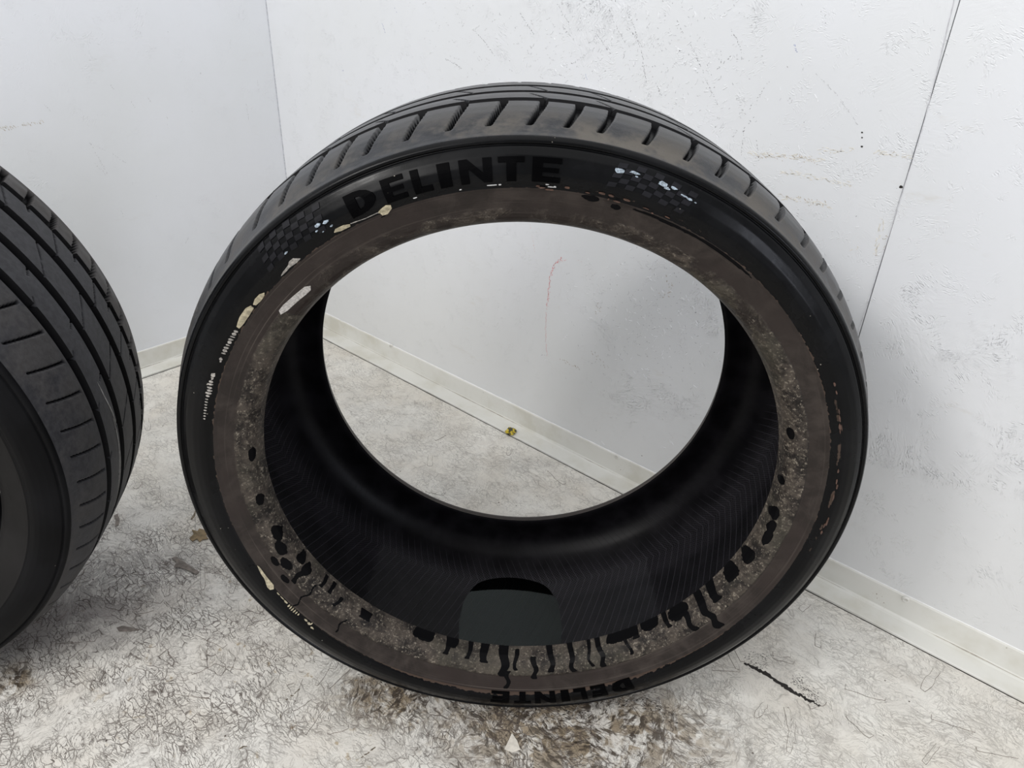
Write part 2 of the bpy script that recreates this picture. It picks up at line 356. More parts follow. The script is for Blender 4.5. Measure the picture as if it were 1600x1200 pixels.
# dark open joint at the foot of each trim, and the dried paint bead along its top
def strip(pts, wd, nrm, name, mat, parent, h=.0004, jit=.25, seed=0, **kw):
    bm = bmesh.new(); nrm = Vector(nrm); rnd = random.Random(seed); prev = None; n = len(pts)
    for i, p in enumerate(pts):
        p = Vector(p); d = (Vector(pts[min(i+1, n-1)])-Vector(pts[max(i-1, 0)])).normalized(); s = d.cross(nrm).normalized()
        w_ = wd(i/(n-1)) if callable(wd) else wd
        a = w_/2*(1+rnd.uniform(-jit, jit)); b = w_/2*(1+rnd.uniform(-jit, jit))
        q = [bm.verts.new(p+s*a), bm.verts.new(p+s*a*.6+nrm*h), bm.verts.new(p-s*b*.6+nrm*h), bm.verts.new(p-s*b)]
        if prev:
            for k in range(3): bm.faces.new((prev[k], prev[k+1], q[k+1], q[k]))
        prev = q
    return link(name, from_bm(bm, name), mat, parent, **kw)
def wob(a, b, n, amp, nrm, seed=0):
    a = Vector(a); b = Vector(b); s = (b-a).normalized().cross(Vector(nrm))
    return [a+(b-a)*i/n + s*amp*mnoise.noise((i*.21, seed, 1)) for i in range(n+1)]
strip(wob((.0375, -T1-.0007, 0), (3.4, -T1-.0007, 0), 300, .0006, (0, 0, 1), 1), lambda t: .0018*(.55+.6*abs(mnoise.noise((t*40, 3, 0)))+.3), (0, 0, 1), 'floor_gap', M_dark, tr, .0003)
strip(wob((T1+.0009, -.037, 0), (T1+.0009, -3, 0), 200, .0006, (0, 0, 1), 2), .0022, (0, 0, 1), 'floor_gap', M_dark, tl, .0003)
strip(wob((.004, -.0010, T2+.0008), (3.4, -.0010, T2+.0008), 260, .0004, (0, 1, 0), 3), .0016, (0, -.6, .8), 'paint_bead', M_caulk, tr, .0007)
strip(wob((.0010, -.004, T2+.0008), (.0010, -3, T2+.0008), 200, .0004, (1, 0, 0), 4), .0016, (.6, 0, .8), 'paint_bead', M_caulk, tl, .0007)
# inner corner crease line of the trim
M_cre = plain('crease_grime', (.40, .37, .31), .8, .3, 80)
strip(wob((.04, -.0053, .0056), (3.4, -.0053, .0056), 260, .0004, (0, 0, 1), 5), lambda t: .0012*(.5+1.3*abs(mnoise.noise((t*30, 7, 0)))), (0, -.7, .7), 'crease', M_cre, tr, .0002, .5)
strip(wob((.0053, -.01, .0056), (.0053, -2, .0056), 160, .0004, (0, 0, 1), 6), .0010, (.7, 0, .7), 'crease', M_cre, tl, .0002, .5)

def screw_mesh():
    bm = bmesh.new(); prof = [(.0, .0012), (.0016, .0012), (.0019, .0022), (.0040, .0019), (.0048, .0008), (.0050, 0)]
    N = 20; rings = []
    for r, h in prof:
        rings.append([bm.verts.new((r*math.cos(2*PI*k/N), r*math.sin(2*PI*k/N), h)) for k in range(N)] if r else [bm.verts.new((0, 0, h))])
    for a, b in zip(rings, rings[1:]):
        for k in range(N):
            j = (k+1) % N
            if len(a) == 1: bm.faces.new((a[0], b[k], b[j]))
            else: bm.faces.new((a[k], b[k], b[j], a[j]))
    for ang in (0, PI/2):
        m = Matrix.Rotation(ang+.4, 4, 'Z'); v = [bm.verts.new(m @ Vector(p)) for p in ((-.0017, -.0003, .00225), (.0017, -.0003, .00225), (.0017, .0003, .00225), (-.0017, .0003, .00225))]
        bm.faces.new(v)
    return from_bm(bm, 'screw', True)
sm = screw_mesh(); sm.materials.append(M_screw)
for px, py in ((1415, 937), (963.5, 714), (611, 541)):
    p = on_plane(px, py, 1, -.004); s = link('screw', sm, None, tr); s.location = (p.x, -.0034, p.z); s.rotation_euler = (PI/2, 0, random.uniform(0, 1))
# ---------------------------------------------------------------- marks on the walls (chips, scratches, scuffs)
def wall_pt(px, py, left=False, off=.0):
    return on_plane(px, py, 0, off) if left else on_plane(px, py, 1, -off)
def dabs(paths, name, mat, parent, left=False, size=.0015, step=.0022, spread=.0006, fill=.8, seed=0, h=.00018, off=0, slant=None, elong=2.2):
    """small raised specks strewn along measured paths; one broken mark"""
    rnd = random.Random(seed); bm = bmesh.new()
    n = Vector((1, 0, 0)) if left else Vector((0, -1, 0))
    if parent is fl or parent is None: n = Vector((0, 0, 1))
    for path in paths:
        P = [Vector(q) for q in path]
        for a, b in zip(P, P[1:]):
            L = (b-a).length; k = max(1, int(L/step)); d = (b-a).normalized() if L > 0 else Vector((1, 0, 0)); s = d.cross(n)
            for i in range(k):
                if rnd.random() > fill: continue
                c = a+(b-a)*((i+rnd.random())/k)+s*rnd.gauss(0, spread)+n*(off+h)
                an = rnd.gauss(0, .5) if slant is None else slant+rnd.gauss(0, .25)
                u = d*math.cos(an)+s*math.sin(an); w_ = u.cross(n)
                ln = size*rnd.uniform(.5, elong); wd = size*rnd.uniform(.25, .6)
                m = rnd.randint(5, 7)
                vs = [bm.verts.new(c+u*(ln/2*math.cos(2*PI*j/m)*rnd.uniform(.7, 1.1))+w_*(wd/2*math.sin(2*PI*j/m)*rnd.uniform(.6, 1.2))) for j in range(m)]
                vb = [bm.verts.new(v.co*1-n*h*.9+(v.co-c)*.25) for v in vs]
                bm.faces.new(vs)
                for j in range(m): bm.faces.new((vs[j], vs[(j+1) % m], vb[(j+1) % m], vb[j]))
    return link(name, from_bm(bm, name), mat, parent, kind='stuff')
def WP(l, left=False): return [wall_pt(x, y, left) for x, y in l]
M_scr = plain('scratch_grey', (.20, .195, .21), .8, .3); M_scl = plain('scratch_light', (.46, .46, .48), .7, .2)
M_red = plain('red_crayon', (.62, .12, .13), .7, .3); M_redl = plain('faint_red', (.66, .42, .42), .7, .2)
M_brn = plain('brown_scuff', (.42, .36, .29), .8, .3); M_brl = plain('pale_brown_scuff', (.65, .63, .585), .8, .15)
M_blu = plain('blue_fleck', (.20, .24, .45), .6, .2); M_chip = plain('lifted_paint', (.82, .83, .85), .4, .04)
dabs([WP([(878, 403), (868, 412), (860, 430), (857, 460), (855, 480)])], 'red_mark', M_red, wr, size=.0016, step=.0011, spread=.0011, seed=1)
dabs([WP([(855, 480), (852, 515), (854, 545), (855, 556)]), WP([(868, 410), (885, 407)])], 'red_mark', M_red, wr, size=.0012, step=.0017, spread=.0009, seed=2)
dabs([WP([(828, 350), (833, 378), (836, 396)]), WP([(898, 405), (912, 410)]), WP([(1320, 855), (1314, 880)]), WP([(1212, 690), (1218, 700)])], 'faint_red_mark', M_redl, wr, size=.0010, step=.0024, spread=.0005, seed=3)
dabs([WP([(1424, 642), (1432, 645)])], 'red_mark', M_red, wr, size=.0020, step=.0016, spread=.0006, seed=5)
dark_paths = [[(1079, 70), (1095, 103), (1108, 135), (1121, 163)], [(952, 15), (965, 45), (978, 68)], [(982, 44), (995, 60), (1006, 77)], [(1025, 130), (1034, 150)],
 [(1142, 45), (1155, 68), (1160, 95)], [(1120, 108), (1142, 88)], [(1182, 219), (1185, 252)], [(1199, 130), (1185, 152), (1171, 170)], [(1180, 182), (1163, 200), (1158, 245)],
 [(1059, 32), (1068, 55)], [(1035, 0), (1042, 15)], [(738, 45), (755, 62), (775, 90)], [(695, 92), (712, 100), (722, 108)], [(1002, 103), (1024, 104)],
 [(812, 20), (835, 55)], [(893, 100), (915, 85)], [(930, 50), (955, 85)], [(1127, 76), (1127, 100)], [(870, 5), (890, 38)], [(980, 20), (992, 45), (1003, 85), (1010, 130)]]
dabs([WP(q) for q in dark_paths], 'scratch', M_scr, wr, size=.0012, step=.0019, spread=.0005, fill=.75, seed=7)
lp = [[(1392, 765), (1378, 780), (1362, 790), (1352, 808), (1356, 815)], [(1470, 885), (1500, 868), (1530, 856), (1560, 848), (1600, 848)], [(1562, 866), (1575, 850)],
 [(1425, 361), (1420, 400), (1418, 430), (1428, 470), (1442, 490), (1465, 508)], [(1583, 448), (1545, 478), (1520, 508), (1507, 525)], [(1478, 562), (1500, 554), (1530, 550), (1568, 560)],
 [(1275, 115), (1310, 150), (1340, 195)], [(1473, 345), (1525, 343)], [(1365, 822), (1380, 814)], [(1393, 815), (1405, 809)]]
dabs([WP(q) for q in lp], 'scratch', M_scl, wr, size=.0010, step=.0017, spread=.0003, fill=.8, seed=8, elong=3)
dabs([WP([(1180, 243), (1215, 245), (1250, 243), (1278, 255)]), WP([(1225, 308), (1260, 312), (1298, 322)]), WP([(1435, 402), (1460, 400), (1492, 410)]), WP([(1385, 362), (1380, 385), (1372, 402)]),
      WP([(875, 562), (892, 568), (905, 578)]), WP([(922, 548), (935, 560), (950, 575)]), WP([(932, 475), (938, 485), (928, 490)]), WP([(1040, 430), (1050, 452), (1032, 468)]), WP([(1467, 838), (1480, 858)])], 'scuff', M_brn, wr, size=.0017, step=.0016, spread=.0022, fill=.55, seed=9, slant=.7)
dabs([WP([(1170, 240), (1290, 250)]), WP([(1220, 268), (1262, 275), (1330, 290)]), WP([(1215, 305), (1300, 325)]), WP([(1440, 402), (1520, 404)]), WP([(1280, 235), (1335, 237)]), WP([(1366, 237), (1425, 245)]), WP([(1380, 340), (1365, 400)]), WP([(1340, 385), (1330, 395)])], 'scuff', M_brl, wr, size=.0022, step=.0010, spread=.0016, fill=.7, seed=10, slant=0, elong=3)
dabs([WP([(1455, 775), (1475, 770), (1500, 775), (1530, 768)]), WP([(1462, 790), (1490, 792), (1515, 788)]), WP([(1540, 760), (1553, 752)]), WP([(1447, 808), (1462, 822), (1468, 840)]), WP([(1535, 815), (1540, 830)]), WP([(1580, 792), (1600, 797)]), WP([(1390, 720), (1400, 735)]), WP([(1415, 625), (1422, 640)]), WP([(1445, 650), (1460, 662)]), WP([(1565, 638), (1595, 645)]), WP([(1580, 662), (1595, 670)]), WP([(1425, 510), (1438, 530)]), WP([(1395, 420), (1420, 425)]), WP([(1520, 420), (1530, 440)])], 'chip_mark', M_scr, wr, size=.0016, step=.0030, spread=.0022, fill=.7, seed=11)
# raised flecks of the strand texture, clustered as in the photo
def cluster(n, cx, cy, sx, sy, ang, seed, left=False, ln=10):
    rnd = random.Random(seed); out = []
    for _ in range(n):
        x = rnd.gauss(cx, sx); y = rnd.gauss(cy, sy)
        if y < -20 or x > 1640: continue
        a = rnd.choice(ang)+rnd.gauss(0, .25); L = rnd.uniform(.4, 1)*ln
        out.append(WP([(x, y), (x+math.cos(a)*L, y+math.sin(a)*L)], left))
    return out
cl = cluster(255, 1010, 90, 110, 75, (-.7, -.9, 1.1), 20)+cluster(187, 1010, 500, 60, 60, (-.8, 1.0, .2), 21)+cluster(102, 850, 60, 60, 50, (-.6, .9), 22)+cluster(85, 1400, 700, 70, 120, (.2, -.5), 23)+cluster(85, 1500, 150, 50, 110, (.5, -.9), 24)+cluster(68, 690, 60, 60, 50, (-.8, .9), 25)
dabs(cl, 'chip_mark', M_scl, wr, size=.0013, step=.003, spread=.0005, fill=.8, seed=12, elong=3)
cl = cluster(204, 1010, 95, 110, 75, (-.7, -.9, 1.1), 30)+cluster(187, 1030, 500, 60, 60, (-.8, 1.0, .2), 31)+cluster(102, 1420, 640, 80, 150, (.2, -.5), 33)
dabs(cl, 'lifted_paint', M_chip, wr, size=.0020, step=.003, spread=.0008, fill=.9, seed=13, elong=3.2, h=.0005)
cl = cluster(102, 1010, 90, 130, 80, (-.7, 1.1), 40, ln=5)+cluster(68, 1030, 510, 60, 60, (-.8, 1.0), 41, ln=5)+cluster(59, 1450, 600, 100, 200, (.2, -.5), 43, ln=4)
dabs(cl, 'chip_mark', M_scr, wr, size=.0011, step=.003, spread=.0005, fill=.8, seed=14)
dabs([WP([(596, 32), (602, 52)]), WP([(533, 108), (537, 110)]), WP([(617, 12), (620, 20)]), WP([(1238, 65), (1247, 85)]), WP([(1515, 38), (1520, 46)]), WP([(915, 117), (917, 125)]), WP([(1542, 82), (1546, 90)]), WP([(1580, 110), (1584, 116)])], 'blue_mark', M_blu, wr, size=.0013, step=.0022, spread=.0008, seed=15)
lpz = [[(402, 125), (404, 145)], [(385, 160), (390, 195)], [(360, 60), (360, 75)], [(262, 47), (262, 53)], [(205, 158), (210, 168)], [(172, 132), (178, 140)], [(122, 170), (132, 175)], [(66, 160), (80, 174)],
 [(137, 222), (165, 235)], [(140, 222), (168, 272)], [(175, 240), (198, 255)], [(145, 252), (166, 273)], [(18, 45), (20, 52)], [(315, 110), (313, 117)], [(230, 150), (236, 160)], [(300, 160), (300, 175)],
 [(205, 285), (208, 290)], [(245, 305), (243, 310)], [(218, 410), (219, 420)], [(190, 330), (193, 340)], [(295, 370), (290, 380)], [(260, 180), (262, 200)]]
dabs([WP(q, True) for q in lpz], 'scratch', M_scl, wl, True, size=.0013, step=.0024, spread=.0005, fill=.7, seed=16)
dabs([WP([(5, 203), (30, 196), (68, 191)], True)], 'scuff', M_brn, wl, True, size=.0020, step=.0022, spread=.0012, fill=.55, seed=17, slant=1.1)
dabs([WP([(0, 200), (68, 191)], True)], 'scuff', M_brl, wl, True, size=.0024, step=.0014, spread=.0016, fill=.5, seed=18, slant=1.1)
def hole(px, py, rx, ry, left=False, parent=None):
    p = wall_pt(px, py, left); bm = bmesh.new(); rnd = random.Random(int(px))
    n = Vector((1, 0, 0)) if left else Vector((0, -1, 0)); u = Vector((0, 1, 0)) if left else Vector((1, 0, 0)); z = Vector((0, 0, 1))
    rim = []
    for k in range(14):
        a = 2*PI*k/14; q = 1+rnd.uniform(-.15, .15)
        rim.append(p+u*rx*q*math.cos(a)+z*ry*q*math.sin(a)+n*.0002)
    vs = [bm.verts.new(q) for q in rim]; vo = [bm.verts.new(p+(q-p)*1.18) for q in rim]; bm.faces.new(vs)
    for k in range(14): bm.faces.new((vs[k], vs[(k+1) % 14], vo[(k+1) % 14], vo[k]))
    return link('screw_hole', from_bm(bm, 'screw_hole'), M_dark, parent)
hole(1507.5, 453, .0062, .0026, False, wr); hole(1481, 896.5, .0022, .0016, False, wr); hole(1434, 914, .0012, .0009, False, wr)
for x, y, r in ((1347, 207, .0009), (1347, 215, .0008), (1346.7, 229, .0011), (1408, 292, .0017), (1003, 712, .0008)): hole(x, y, r, r*.8, False, wr)
hole(414.5, 39, .0012, .0012, False, wr)
strip([wall_pt(1500, -40, off=.0013), wall_pt(1442, 200, off=.0013), wall_pt(1346, 503, off=.0013), wall_pt(1250, 830, off=.0013)], .0007, (0, -1, 0), 'panel_joint', plain('joint_line', (.60, .60, .63), .7, .15), wr, .0002, .05)

# ---------------------------------------------------------------- strand pieces of the floor board
def strand_mesh(i):
    rnd = random.Random(100+i); L = rnd.uniform(.018, .045); W = rnd.uniform(.004, .011); n = 7; top = []
    ends = rnd.uniform(-.25, .25)
    for k in range(n):
        x = -L/2+L*k/(n-1); top.append((x+ends*W*.5, W/2*(1+rnd.uniform(-.3, .1)) if 0 < k < n-1 else W/2*rnd.uniform(.4, .9)))
    bot = [(x-2*ends*W*.5, -y*rnd.uniform(.85, 1.1)) for x, y in top[::-1]]
    P = top+bot; bm = bmesh.new(); H = .00042
    t = [bm.verts.new((x, y, H)) for x, y in P]; e = [bm.verts.new((x+math.copysign(.0003, x), y+math.copysign(.00034, y), .00005)) for x, y in P]
    f = bm.faces.new(t); f.material_index = 0
    for k in range(len(P)):
        j = (k+1) % len(P); q = bm.faces.new((t[k], t[j], e[j], e[k])); q.material_index = 1
    me = from_bm(bm, 'wood_strand'); me.materials.append(M_floor); me.materials.append(M_edge); return me
sms = [strand_mesh(i) for i in range(16)]
rnd = random.Random(9); ns = 0
spots = [(285, 940, -.95), (345, 890, -.6), (400, 1010, .5), (210, 885, -.9), (180, 950, -.1), (300, 1085, .0), (260, 915, -.9), (330, 1000, -.3), (230, 1005, -.25), (470, 1100, .9)]
def far_from_tyres(p):
    for (tx, ty) in ((1.0048, -.3791), (.4594, -.8877)):
        pass
    return True
placed = 0
while placed < 150:
    px = rnd.uniform(0, 1600); py = rnd.uniform(640, 1200)
    if placed < len(spots): px, py, a = spots[placed]
    else: a = rnd.uniform(0, PI)
    p = on_plane(px, py, 2)
    if p.x < T1+.03 or p.y > -T1-.03: continue
    o = link('wood_strand', sms[rnd.randrange(16)], None, fl); o.location = (p.x, p.y, .00001*(placed % 7)); o.rotation_euler = (0, 0, a+.6)
    placed += 1

# ---------------------------------------------------------------- tyres
RO = .3225
PF = [(.0885, .2374), (.0925, .2381), (.0990, .2393), (.1045, .2418), (.1090, .2455), (.1115, .2495), (.1140, .2550), (.1175, .2630), (.1198, .2685), (.1212, .2708), (.1210, .2722), (.1220, .2735), (.1236, .2770), (.1240, .2815), (.1230, .2870), (.1205, .2935), (.1178, .2980), (.1167, .2990), (.1154, .2995), (.1152, .3001), (.1168, .3006), (.1166, .3030), (.1145, .3048), (.1118, .3058), (.1085, .3066), (.1035, .3084), (.0975, .3108), (.090, .3140), (.082, .3166), (.070, .3190), (.055, .3208), (.035, .3220), (0, .3225)]
LN = [(0, .3085), (.040, .3078), (.070, .3050), (.090, .2985), (.1030, .2880), (.1075, .2760), (.1050, .2640), (.0975, .2520), (.0900, .2430), (.0862, .2388), (.0866, .2376), (.0885, .2374)]
def smooth_path(P, step):
    P = np.array(P, float); seg = np.hypot(*np.diff(P, axis=0).T); S = np.r_[0, np.cumsum(seg)]
    n = int(S[-1]/step)+1; s = np.linspace(0, S[-1], n); out = np.stack([np.interp(s, S, P[:, 0]), np.interp(s, S, P[:, 1])], 1)
    return out, s
def gauss(a, k):
    if k < 1: return a
    b = a.copy()
    for _ in range(k): b[1:-1] = .25*b[:-2]+.5*b[1:-1]+.25*b[2:]
    return b
def sstep(x, a, b):
    t = np.clip((x-a)/(b-a), 0, 1); return t*t*(3-2*t)
RID = np.array([p[1] for p in PF]); AID = np.array([p[0] for p in PF])

class Tyre:
    """grid of revolution: theta (0 = image left, 90 deg = top) x profile; a > 0 is the side facing the camera"""
    def __init__(s, root, depth, grooves, mats, back_scale=1.12, NT_=1800, split_blocks=None):
        s.root = root
        # outer skin: front toe -> front sidewall -> crown -> back sidewall -> back toe ; then liner back to the front toe
        k_ = next(i for i, p in enumerate(PF) if p[1] > .3080)
        fa, _ = smooth_path(PF[:k_+1], .00075); fb, _ = smooth_path(PF[k_:], .0010); front = np.concatenate([gauss(fa, 1), gauss(fb, 5)[1:]])
        bw = np.array(PF)[::-1].copy()
        bx = bw[:, 0]*(1+(back_scale-1)*sstep(bw[:, 1], .312, .285)*0)
        bx = bw[:, 0]+(.122-.0885)*np.clip((.300-bw[:, 1])/(.300-.2374), 0, 1)
        bw = np.stack([-bx, bw[:, 1]], 1); kb = next(i for i, p in enumerate(bw) if p[1] < .3080)
        ba, _ = smooth_path(bw[:kb+1], .0014); bb_, _ = smooth_path(bw[kb:], .0025); back = np.concatenate([gauss(ba, 2), gauss(bb_, 2)[1:]])
        ln = np.array(LN); f_ln, _ = smooth_path(ln, .0035); f_ln = gauss(f_ln, 4)
        bl = np.array(LN); bl = np.stack([-(bl[:, 0]+(.122-.0885)*np.clip((.300-bl[:, 1])/(.300-.2374), 0, 1)), bl[:, 1]], 1)
        b_ln, _ = smooth_path(bl[::-1], .0035); b_ln = gauss(b_ln, 4)
        path = np.concatenate([front, back[1:], b_ln[1:], f_ln[1:-1]])
        nf, nb, nbl, nfl = len(front), len(back)-1, len(b_ln)-1, len(f_ln)-2
        zone = np.array(['outer']*(nf+nb)+['liner']*(nbl+nfl), dtype=object)
        # crisp groove walls: pull profile points onto the groove edges
        a = path[:, 0]; r = path[:, 1]
        m = np.where((zone == 'outer') & (r > .3085))[0]; i0, i1 = m[0], m[-1]+1; crown = path[i0:i1]
        edges = np.array([g+e*hw+dd for g, hw in grooves for e in (-1, 1) for dd in (-.0003, .0003)])
        keep = crown[np.abs(crown[:, 0][:, None]-edges[None]).min(1) > .0005]
        xs = crown[::-1, 0]; ins = np.stack([edges, np.interp(edges, xs, crown[::-1, 1])], 1)
        crown2 = np.concatenate([keep, ins]); crown2 = crown2[np.argsort(-crown2[:, 0])]
        path = np.concatenate([path[:i0], crown2, path[i1:]]); zone = np.array(list(zone[:i0])+['outer']*len(crown2)+list(zone[i1:]), dtype=object)
        a, r = path[:, 0].copy(), path[:, 1].copy(); n = len(path)
        nx = np.roll(path, -1, 0)-np.roll(path, 1, 0); nrm = np.stack([nx[:, 1], -nx[:, 0]], 1); nrm /= np.linalg.norm(nrm, axis=1)[:, None]
        # outward for the outer skin: +r at the crown
        if nrm[np.argmax(r), 1] < 0: nrm = -nrm
        th = np.linspace(0, 2*PI, NT_, endpoint=False); s.th = th
        A = np.repeat(a[:, None], NT_, 1); R_ = np.repeat(r[:, None], NT_, 1); TH = np.repeat(th[None], n, 0)
        outer = (zone == 'outer')[:, None]
        D = depth(A, R_, TH)*outer*(R_ > .3045)
        # bead: lumpy, torn rubber between toe and flange
        lump = np.zeros_like(D); bi = np.where((zone == 'outer') & (r < .262) & (a > 0))[0]
        xx, yy = TH[bi]*.24, path[bi, 1][:, None]+0*TH[bi]; rs_ = np.random.RandomState(3)
        for k in range(60):
            f = 90*2**rs_.uniform(0, 4.2); an = rs_.uniform(0, PI); lump[bi] += np.sin(xx*f*math.cos(an)+yy*f*math.sin(an)+rs_.uniform(0, 6.28))*.0070/f
        w_ = sstep(R_, .2385, .243)*(1-sstep(R_, .254, .262)); D += -lump*w_
        A2 = A-D*nrm[:, 0:1]; R2 = R_-D*nrm[:, 1:2]
        # slight sag of the carcass at the foot
        X = R2*np.cos(TH); Y = A2; Z = R2*np.sin(TH)+RO
        low = Z < 0.0002; Z = np.where(low, .0002, Z)
        s.co = np.stack([X, Y, Z], -1).reshape(-1, 3); s.n = n; s.NT = NT_
        s.a, s.r, s.zone = a, r, zone
        arc = np.r_[0, np.cumsum(np.hypot(*np.diff(path, axis=0).T))]
        if True:
            li = np.where(zone == 'liner')[0]; mid = li[np.argmax(r[li])]; arc_l = arc-arc[mid]
        s.u = TH*.305; s.v = np.where((zone == 'liner')[:, None], -arc_l[:, None]*-1, arc[:, None])+0*TH
        s.A, s.R, s.TH, s.D = A, R_, TH, D
        s.dust = np.zeros_like(A); s.mottle = np.zeros_like(A); s.wet = np.zeros_like(A)
        s.mats = mats
    def emit(s, name, mask, mat, smooth=True, **kw):
        """faces (i, j) between profile row i/i+1 and column j/j+1"""
        I, J = np.where(mask); n, N = s.n, s.NT; I2 = (I+1) % n; J2 = (J+1) % N
        q = np.stack([I*N+J, I*N+J2, I2*N+J2, I2*N+J], 1)
        uniq, inv = np.unique(q.ravel(), return_inverse=True); q2 = inv.reshape(-1, 4)
        me = bpy.data.meshes.new(name); me.vertices.add(len(uniq)); me.vertices.foreach_set('co', s.co[uniq].ravel())
        me.loops.add(q2.size); me.loops.foreach_set('vertex_index', q2.ravel().astype(np.int32))
        me.polygons.add(len(q2)); me.polygons.foreach_set('loop_start', np.arange(0, q2.size, 4, dtype=np.int32))
        me.polygons.foreach_set('loop_total', np.full(len(q2), 4, np.int32)); me.update(calc_edges=True)
        if smooth: me.polygons.foreach_set('use_smooth', np.ones(len(q2), bool))
        uvl = me.uv_layers.new(name='UVMap'); U = s.u.ravel()[q.ravel()].copy(); V = s.v.ravel()[q.ravel()].copy()
        wrap = (np.tile(np.array([0, 1, 1, 0]), len(J)) == 1) & (np.repeat(J, 4) == N-1); U[wrap] += 2*PI*.305
        if (I == n-1).any(): pass
        uvl.data.foreach_set('uv', np.stack([U, V], 1).ravel())
        for an, arr in (('dust', s.dust), ('mottle', s.mottle), ('wet', s.wet)):
            at = me.attributes.new(an, 'FLOAT', 'POINT'); at.data.foreach_set('value', arr.ravel()[uniq].astype(np.float32))
        me.update(); return link(name, me, mat, s.root, **kw)

def slash_depth(A, TH, list_deg, a0, a1, half, slant, depth=.0055, curve=0.0, taper=0):
    """sipes/slashes crossing the shoulder from a0 (groove side) to a1 (rim side)"""
    t = (A-a0)/(a1-a0); inside = sstep(t, -.02, .02)*(1-sstep(t, .93, 1.0)); out = np.zeros_like(A)
    for d in list_deg:
        c = math.radians(d)+math.radians(slant)*(1-t)+math.radians(curve)*(t*(1-t))*4
        dist = np.abs((TH-c+PI) % (2*PI)-PI)*.318
        hw = half*(1-taper*np.clip(t, 0, 1))
        out = np.maximum(out, (1-sstep(dist, hw*.7, hw*1.15))*inside)
    return out*depth
def groove_depth(A, g, hw, depth): return (np.abs(A-g) <= hw)*depth

# ---- front tyre --------------------------------------------------------------
TYAW = 2.268662
front = empty('tyre', (1.004762, -.379070, 0), (0, 0, TYAW+PI/2),
              label='worn low-profile black tyre standing upright with brown dirty bead and water pooled inside', category='tyre')
fs = [46.5, 52.0, 57.2, 61.9, 66.4, 72.3, 78.2, 83.6, 89.0, 93.9, 98.4, 104.6, 110.6, 115.6, 120.6, 126.4, 132.0, 137.0, 142.5]
x = 148.0
while x < 403.0: fs.append(x); x += 5.35
GR_F = [(.052, .0054), (.018, .0054), (-.018, .0054), (-.054, .0050)]
def depth_front(A, R_, TH):
    D = np.zeros_like(A)
    for g, hw in GR_F: D = np.maximum(D, groove_depth(A, g, hw, .0060))
    D = np.maximum(D, slash_depth(A, TH, fs, .0560, .1000, .0030, 2.0, .0062, .4, .25))
    D = np.maximum(D, slash_depth(A, TH, fs, -.059, -.0985, .0022, -2.0, .004))
    D = np.maximum(D, slash_depth(A, TH, fs[::2], .048, .030, .0008, 2.5, .003))
    D = np.maximum(D, slash_depth(A, TH, fs[::2], .012, -.012, .0008, 2.5, .003))
    return D
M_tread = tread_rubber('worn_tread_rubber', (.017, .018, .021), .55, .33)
M_tgro = tread_rubber('groove_rubber', (.005, .005, .006), 0, .7)  # near-black base paints the shade down in the grooves
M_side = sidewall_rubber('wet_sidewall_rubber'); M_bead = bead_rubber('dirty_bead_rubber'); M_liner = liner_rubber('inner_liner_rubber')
T = Tyre(front, depth_front, GR_F, None)
A, R_, TH = T.A, T.R, T.TH; deg = np.degrees(TH)
def adiff(d, c): return (d-c+180) % 360-180
def fn(x, y, seed=0, oct=4):          # cheap smooth noise on the grid, in theta/radius
    o = np.zeros_like(x); r_ = np.random.RandomState(seed)
    for k in range(14):
        f = 2**(k*oct/14.0); a_ = r_.uniform(0, 2*PI); o += np.sin(x*f*math.cos(a_)*1.0+y*f*math.sin(a_)+r_.uniform(0, 6.28))/f**.5
    return o/3
# masks
T.dust = sstep(R_, .3215, .3085)*(.35+.65*np.exp(-(adiff(deg, 108)/38)**2)) + .15
wig = fn(TH*60, R_*400, 5)*.0012+fn(TH*260, R_*900, 6)*.0006
bord = .2703+wig*.8+.0006*np.sin(TH*3)
thick = np.exp(-(adiff(deg, 262)/40)**2)*.0035          # lower edge: the brown film climbs further
T.mottle = (1-sstep(R_, .2525, .2585))*(.55+.35*np.exp(-(adiff(deg, 190)/60)**2)+.3*np.exp(-(adiff(deg, 335)/35)**2))
T.mottle = np.where(np.abs(adiff(deg, 90)) < 50, T.mottle*.75, T.mottle)
wet = np.zeros_like(A)
drips = [(286.5, 237, 244, 1.0), (280.7, 237, 244, .8), (276.5, 237, 244.8, 1.0), (271.3, 236, 256, 1.2), (270.3, 250, 268.4, .55), (268.4, 238, 249.5, .9),
 (263.6, 240, 257.9, .85), (259.3, 236, 252.0, .9), (254.2, 236, 254.2, .9), (249.5, 237, 252.0, .6), (246.5, 236, 254.6, .95), (239.2, 237, 250.4, .8), (236.8, 236, 241, .9),
 (227.5, 237, 243, .9), (222.5, 236, 256, 1.5), (217.4, 237, 266.0, 1.4), (213.0, 236, 246, 1.2), (313.2, 250, 266, .35), (317.5, 240, 247, .9), (320.5, 238, 242.5, .8), (323.8, 238, 243, .8), (324.5, 244, 272, .28), (329.5, 242, 256, .7), (308.4, 239, 243, .9), (310.4, 239, 243, .9)]
rnd_d = np.random.RandomState(8).uniform(.65, 1.35, 37)
for d0, r0, r1, hw in drips:
    rr = R_*1000; t = (rr-r0)/(r1-r0); d = np.abs(adiff(deg, d0+.35*np.sin(rr*.45+d0)))
    w_ = hw*rnd_d[int(d0*10) % 37]*(1-.45*np.clip(t, 0, 1)+.35*np.exp(-((t-.9)/.12)**2)); m = (1-sstep(d, w_*.75, w_*1.1))*sstep(t, -.05, .05)*(1-sstep(t, .96, 1.03)); wet = np.maximum(wet, m)
